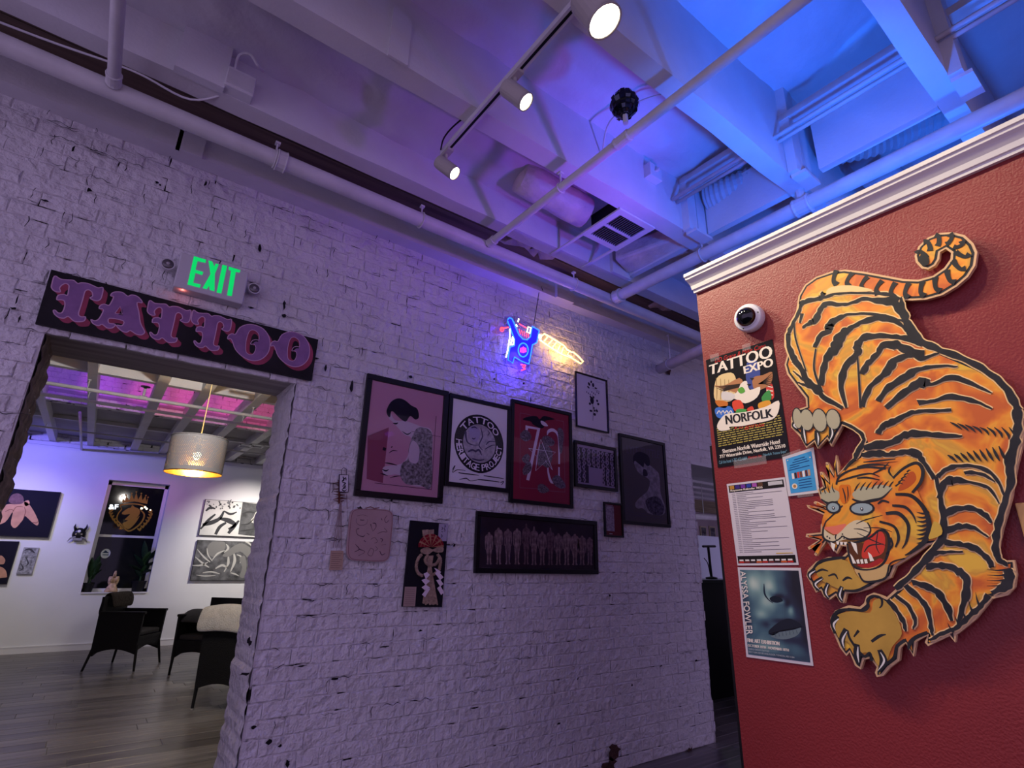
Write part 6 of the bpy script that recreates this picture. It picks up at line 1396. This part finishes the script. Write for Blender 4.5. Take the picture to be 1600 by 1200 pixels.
throw('fleece_throw', 'pale grey fleece draped over the nearest chair', FLE, [[cpt(c3, a3_, x, y, z+(.10-.5*abs(x+.02))*.25) for x in (-.34, -.22, -.08, .08, .22, .34)] for y, z in ((-.315, .66), (-.31, .76), (-.29, .86), (-.24, .895), (-.14, .84), (.0, .74), (.08, .66))], .025)
c2, a2_ = (1.42, 8.02), radians(42)-pi/2+pi
throw('dark_cloth', 'dark folded cloth lying on the farther chair', mat('charcoal_cloth', (.03, .03, .034), .9, var=.2, bump=.4), [[cpt(c2, a2_, x, y, z) for x in (-.1, .05, .2, .3)] for y, z in ((-.18, .60), (-.1, .70), (.03, .72), (.16, .69), (.24, .58))], .02, 'cloth')

# ---- pendant lamp with perforated drum shade
LY = 5.4; lc = ony(307.5, 713, LY); lr = (ony(353, 713, LY)-ony(262, 713, LY)).length/2; zb_, zt2 = ony(307, 740, LY).z, ony(318, 686, LY).z
pend = thing('pendant_lamp', 'grey drum pendant lamp with a perforated gold lining in the gallery', 'pendant lamp', (lc.x, LY, zb_))
SHG = mat('grey_lamp_shade', (.22, .205, .21), .6); SHI = mat('gold_lamp_lining', (.85, .50, .13), .28, metal=1)
for nm, rr, mm, hole in (('shade', lr, SHG, .16), ('gold_lining', lr-.006, SHI, .30)):
    mb = MB(); n, k = 84, 26
    for i in range(k):
        for j in range(n):
            t0, t1 = 2*pi*(j+.5*(i % 2))/n, 2*pi*(j+1+.5*(i % 2))/n; z0, z1 = zb_+(zt2-zb_)*i/k, zb_+(zt2-zb_)*(i+1)/k
            def pt(u, v): a = t0+(t1-t0)*u; return (lc.x+rr*cos(a), LY+rr*sin(a), z0+(z1-z0)*v)
            h = hole if 2 < i < k-2 else 0
            if h: mb.add([pt(0,0), pt(1,0), pt(1,1), pt(0,1), pt(.5-h,.5), pt(.5,.5-h), pt(.5+h,.5), pt(.5,.5+h)], [(0,1,5,4),(1,6,5),(1,2,6),(2,3,7,6),(3,4,7),(3,0,4)])
            else: mb.add([pt(0,0), pt(1,0), pt(1,1), pt(0,1)], [(0,1,2,3)])
    mb.build(nm, mm, pend, smooth=False)
for z in (zb_, zt2): MB().tube([(lc.x+lr*cos(2*pi*i/40), LY+lr*sin(2*pi*i/40), z) for i in range(40)], .005, 6, None, True, True).build('rim', SHI if z == zb_ else SHG, pend)
zm_ = zb_+(zt2-zb_)*.5
MB().ball((lc.x, LY, zm_), .034, None, 14, 10).build('bulb', mat('warm_bulb', (1, .85, .5), .4, emit=(1, .80, .42), es=30), pend)
MB().lathe([(.018, 0), (.02, .05), (.012, .07)], (lc.x, LY, zm_+.03), (0,0,1), 10).build('socket', BLACK, pend)
for k in range(3): an = 2*pi*k/3; MB().tube([(lc.x, LY, zt2-.01), (lc.x+lr*cos(an), LY+lr*sin(an), zt2-.01)], .003, 6).build('spider_arm', STEEL, pend)
MB().tube([(lc.x, LY, zm_+.08), (lc.x+.005, LY, GZ+.14)], .004, 6).build('cord', mat('gold_cord', (.6, .45, .2), .5), pend)
lamp('pendant_glow', 'POINT', (lc.x, LY, zm_-.06), (1, .80, .50), 24, None, .03)

# ---- gallery pipes, track and vents
tz = H+1.6
for y, lab in ((6.69, 'upper thin white pipe across the gallery ceiling'), (7.22, 'lower thin white pipe across the gallery ceiling')):
    t = thing('gallery_pipe', lab, 'pipe', (0, y, tz), 'gallery sprinkler pipes'); MB().tube([(-3, y, tz), (0, y, tz-.005), (3.2, y, tz)], .019, 10).build('pipe', STEEL, t, smooth=True)
    coupling(t, (.13, y, tz), (1, 0, 0), .019, .07)
    for x in (-.34, 1.2): hanger(t, (x, y, tz), (1, 0, 0), .019, GZ)
t = thing('upright_sprinkler', 'small upright sprinkler head on the upper gallery pipe', 'sprinkler', (.13, 6.69, tz)); MB().tube([(.13, 6.69, tz+.024), (.13, 6.69, tz+.10)], .012, 8).build('stem', STEEL, t); MB().lathe([(.008, .10), (.02, .115), (.045, .12), (.045, .126)], (.13, 6.69, tz), (0,0,1), 14).build('deflector', FIX, t)
t = thing('gallery_conduit', 'thin conduit along the top of the far gallery wall', 'conduit', (0, 9.44, H+1.65)); MB().tube([(-3, 9.44, H+1.65), (3.2, 9.44, H+1.65)], .011, 8).build('tube', STEEL, t); 
for x in (-.8, .26, 1.2): MB().tube([(x, 9.44, H+1.65), (x, 9.44, GZ)], .004, 6).build('strap', STEEL, t)
a = onz(124, 630, H+1.62); conduit('blue-lit conduit running back to the far gallery wall', [(a.x, 8.0, H+1.62), (a.x, FARY-.02, H+1.62)], .016, None, STEEL, 'gallery_conduit')
g0, g1 = onz(357, 586, GZ-.02), onz(442, 606, GZ-.02)
t = thing('gallery_track', 'short white lighting track just inside the doorway', 'track', (g0.x, g0.y, GZ-.03)); MB().box((g0.x, g0.y-.012, GZ-.025), (g1.x+.5, g0.y+.012, GZ-.0)).build('rail', GLOSSW, t)
for k in (.3, .55, .85): x = g0.x+(g1.x-g0.x)*k; MB().box((x-.02, g0.y-.03, GZ-.05), (x+.02, g0.y+.03, GZ-.024)).build('adapter', GLOSSW, t)
t = thing('gallery_vent', 'small white vent frame on the gallery ceiling behind the lamp', 'vent', (1.5, 9.0, GZ))
for k in range(2):
    x0 = onz(375+k*17, 694, GZ-.01); 
    for d in ((0, 0, .2, .02), (0, .18, .2, .2), (0, 0, .02, .2), (.18, 0, .2, .2)): MB().box((x0.x+d[0], x0.y+d[1], GZ-.02), (x0.x+d[2], x0.y+d[3], GZ-.005)).build('vent_frame', GLOSSW, t)
# gallery colour bars hidden in the ceiling recess, and ceiling spots
for x, c, cn in ((-.56, (.30, .06, 1), 'violet'), (-.04, (.62, .07, .95), 'magenta'), (.46, (1, .09, .42), 'pink'), (.93, (.85, .09, .6), 'mauve'), (1.42, (1, .1, .35), 'rose')):
    t = thing('led_bar', 'colour led bar in the ceiling recess at x %.1f' % x, 'led bar', (x, 6.62, GZ+.18), 'led bars in the gallery recess'); t['label'] = 'slim %s light bar in the gallery ceiling recess' % cn
    MB().box((x-.12, 6.60, GZ+.18), (x+.12, 6.64, GZ+.21)).build('housing', FIX, t); MB().box((x-.11, 6.641, GZ+.185), (x+.11, 6.645, GZ+.205)).build('diffuser', mat('led_%d' % int((x+1)*100), c, .4, emit=c, es=3), t)
    l_ = lamp('led_bar_glow', 'SPOT', (x, 6.66, GZ+.2), c, 30, (x, 7.98, GZ+.24), .05, 42, .4)
def gspot(label, loc, aim, power, color=(1, .93, .84), cone=75):
    lm = LENS if color[0] > .5 else mat('blue_lit_lens', (.2, .2, 1), .3, emit=(.13, .1, 1), es=10)
    loc = Vector(loc); d = (Vector(aim)-loc).normalized(); t = thing('gallery_spotlight', label, 'spotlight', loc, 'gallery spotlights')
    MB().lathe([(.03, -.08), (.035, -.07), (.035, .04), (.03, .04)], loc, d, 14, cap=(True, False)).build('housing', GLOSSW, t); MB().lathe([(.029, .030), (.029, .032)], loc, d, 14).build('lens', lm, t); MB().tube([loc, (loc.x, loc.y, GZ+.14)], .008, 6).build('stem', GLOSSW, t)
    lamp('gallery_spot_beam', 'SPOT', loc+d*.06, color, power, aim, .03, cone, 1)
gspot('ceiling spotlight aimed at the black and white canvases', (2.45, 9.3, GZ-.12), (2.15, FARY, 1.5), 240)
gspot('ceiling spotlight aimed at the curled figure painting', (-1.05, 9.0, GZ-.12), (-1.0, FARY, 1.2), 90)
gspot('ceiling spotlight aimed at the floor by the chairs', (1.9, 8.4, GZ-.12), (1.0, 8.2, 0), 75, (1, .9, .78), 110)
gspot('ceiling spotlight just inside the doorway above the lintel', (.46, 3.95, GZ-.12), (.45, 6.2, 1.6), 130, (1, .94, .87), 160)
gspot('blue ceiling spotlight at the left of the gallery', (-1.7, 9.4, GZ-.12), (-.45, FARY, 2.35), 170, (.20, .17, 1), 85)

# ================================================================ SIDE ROOM THROUGH THE SECOND DOORWAY
cb = onz(1135, 1090, 0); ctz = ony(1130, 906, cb.y).z
t = thing('black_counter', 'tall black counter in the side room', 'counter', (cb.x+.5, cb.y+.3, 0))
MB().box((cb.x-1.2, cb.y, 0), (cb.x+1.6, cb.y+.55, ctz-.03)).build('body', BLACK, t); MB().box((cb.x-1.23, cb.y-.03, ctz-.03), (cb.x+1.63, cb.y+.58, ctz)).build('top', mat('dark_counter_top', (.015, .015, .02), .3), t)
q = ony(1112, 875, 5.2)
tag(MB().box((q.x-.9, 5.2, 0), (q.x+.8, 5.24, ony(1110, 838, 5.2).z)).build('white_panel', mat('pale_panel', (.55, .60, .70), .5)), 'pale panel behind the black counter', 'panel')
for x in (1098, 1112):
    p = ony(x, 833, 7.6); tt = thing('small_framed_print', 'small framed print on the side room wall, %s of the pair' % ('left' if x < 1105 else 'right'), 'framed print', (p.x, 7.6, p.z-.14), 'small prints in the side room')
    MB().box((p.x-.11, 7.57, p.z-.15), (p.x+.11, 7.6, p.z+.15)).build('frame', smat((190,180,150)), tt); MB().box((p.x-.085, 7.565, p.z-.12), (p.x+.085, 7.571, p.z+.12)).build('print', mat('dark_little_print', (.1, .1, .11), .6, var=.8, scale=14), tt)
p = ony(1100, 808, 6.0); tag(MB().tube([(p.x-1, 6.0, p.z-.03), (p.x+1.2, 6.0, p.z+.04)], .05, 10).tube([(p.x, 6.0, p.z), (p.x, 6.0, H+1.52)], .008, 6).build('side_room_pipe', STEEL), 'white pipe across the side room', 'pipe')
p = ony(1100, 792, 6.4); tag(MB().box((p.x-1, 6.4, p.z-.1), (p.x+1.5, 6.5, p.z+.12)).build('timber_beam', wood_mat('tan_beam', (.12, .09, .05), (.25, .2, .12), 0, .7)), 'tan timber beam across the side room', 'beam')
p = ony(1112, 905, cb.y+.3); t = thing('desk_lamp', 'black jointed lamp standing on the counter', 'lamp', (p.x, cb.y+.3, ctz)); MB().lathe([(.07, 0), (.07, .02), (.02, .03)], (p.x, cb.y+.3, ctz), (0,0,1), 12).build('base', FIX, t); MB().tube([(p.x, cb.y+.3, ctz), (p.x-.01, cb.y+.3, ctz+.38)], .016, 8).build('pole', FIX, t); MB().tube([(p.x-.12, cb.y+.3, ctz+.38), (p.x+.14, cb.y+.3, ctz+.39)], .014, 8).build('bar', FIX, t); MB().tube(catmull([(p.x-.02, cb.y+.3, ctz+.05), (p.x-.08, cb.y+.28, ctz+.18), (p.x-.16, cb.y+.27, ctz+.24)], 6), .006, 6).build('cable', FIX, t)
t = thing('side_room_light', 'ceiling light of the side room', 'ceiling light', (6.6, 5.2, H+1.5)); MB().box((6.2, 5.1, H+1.46), (7.0, 5.3, H+1.5)).build('body', GLOSSW, t); MB().box((6.22, 5.12, H+1.452), (6.98, 5.28, H+1.46)).build('diffuser', mat('cool_diffuser', (.9, .95, 1), .4, emit=(.8, .9, 1), es=1.5), t)
lamp('side_room_glow', 'AREA', (6.6, 5.2, H+1.44), (.75, .86, 1), 14, (6.6, 5.2, 0), .5)
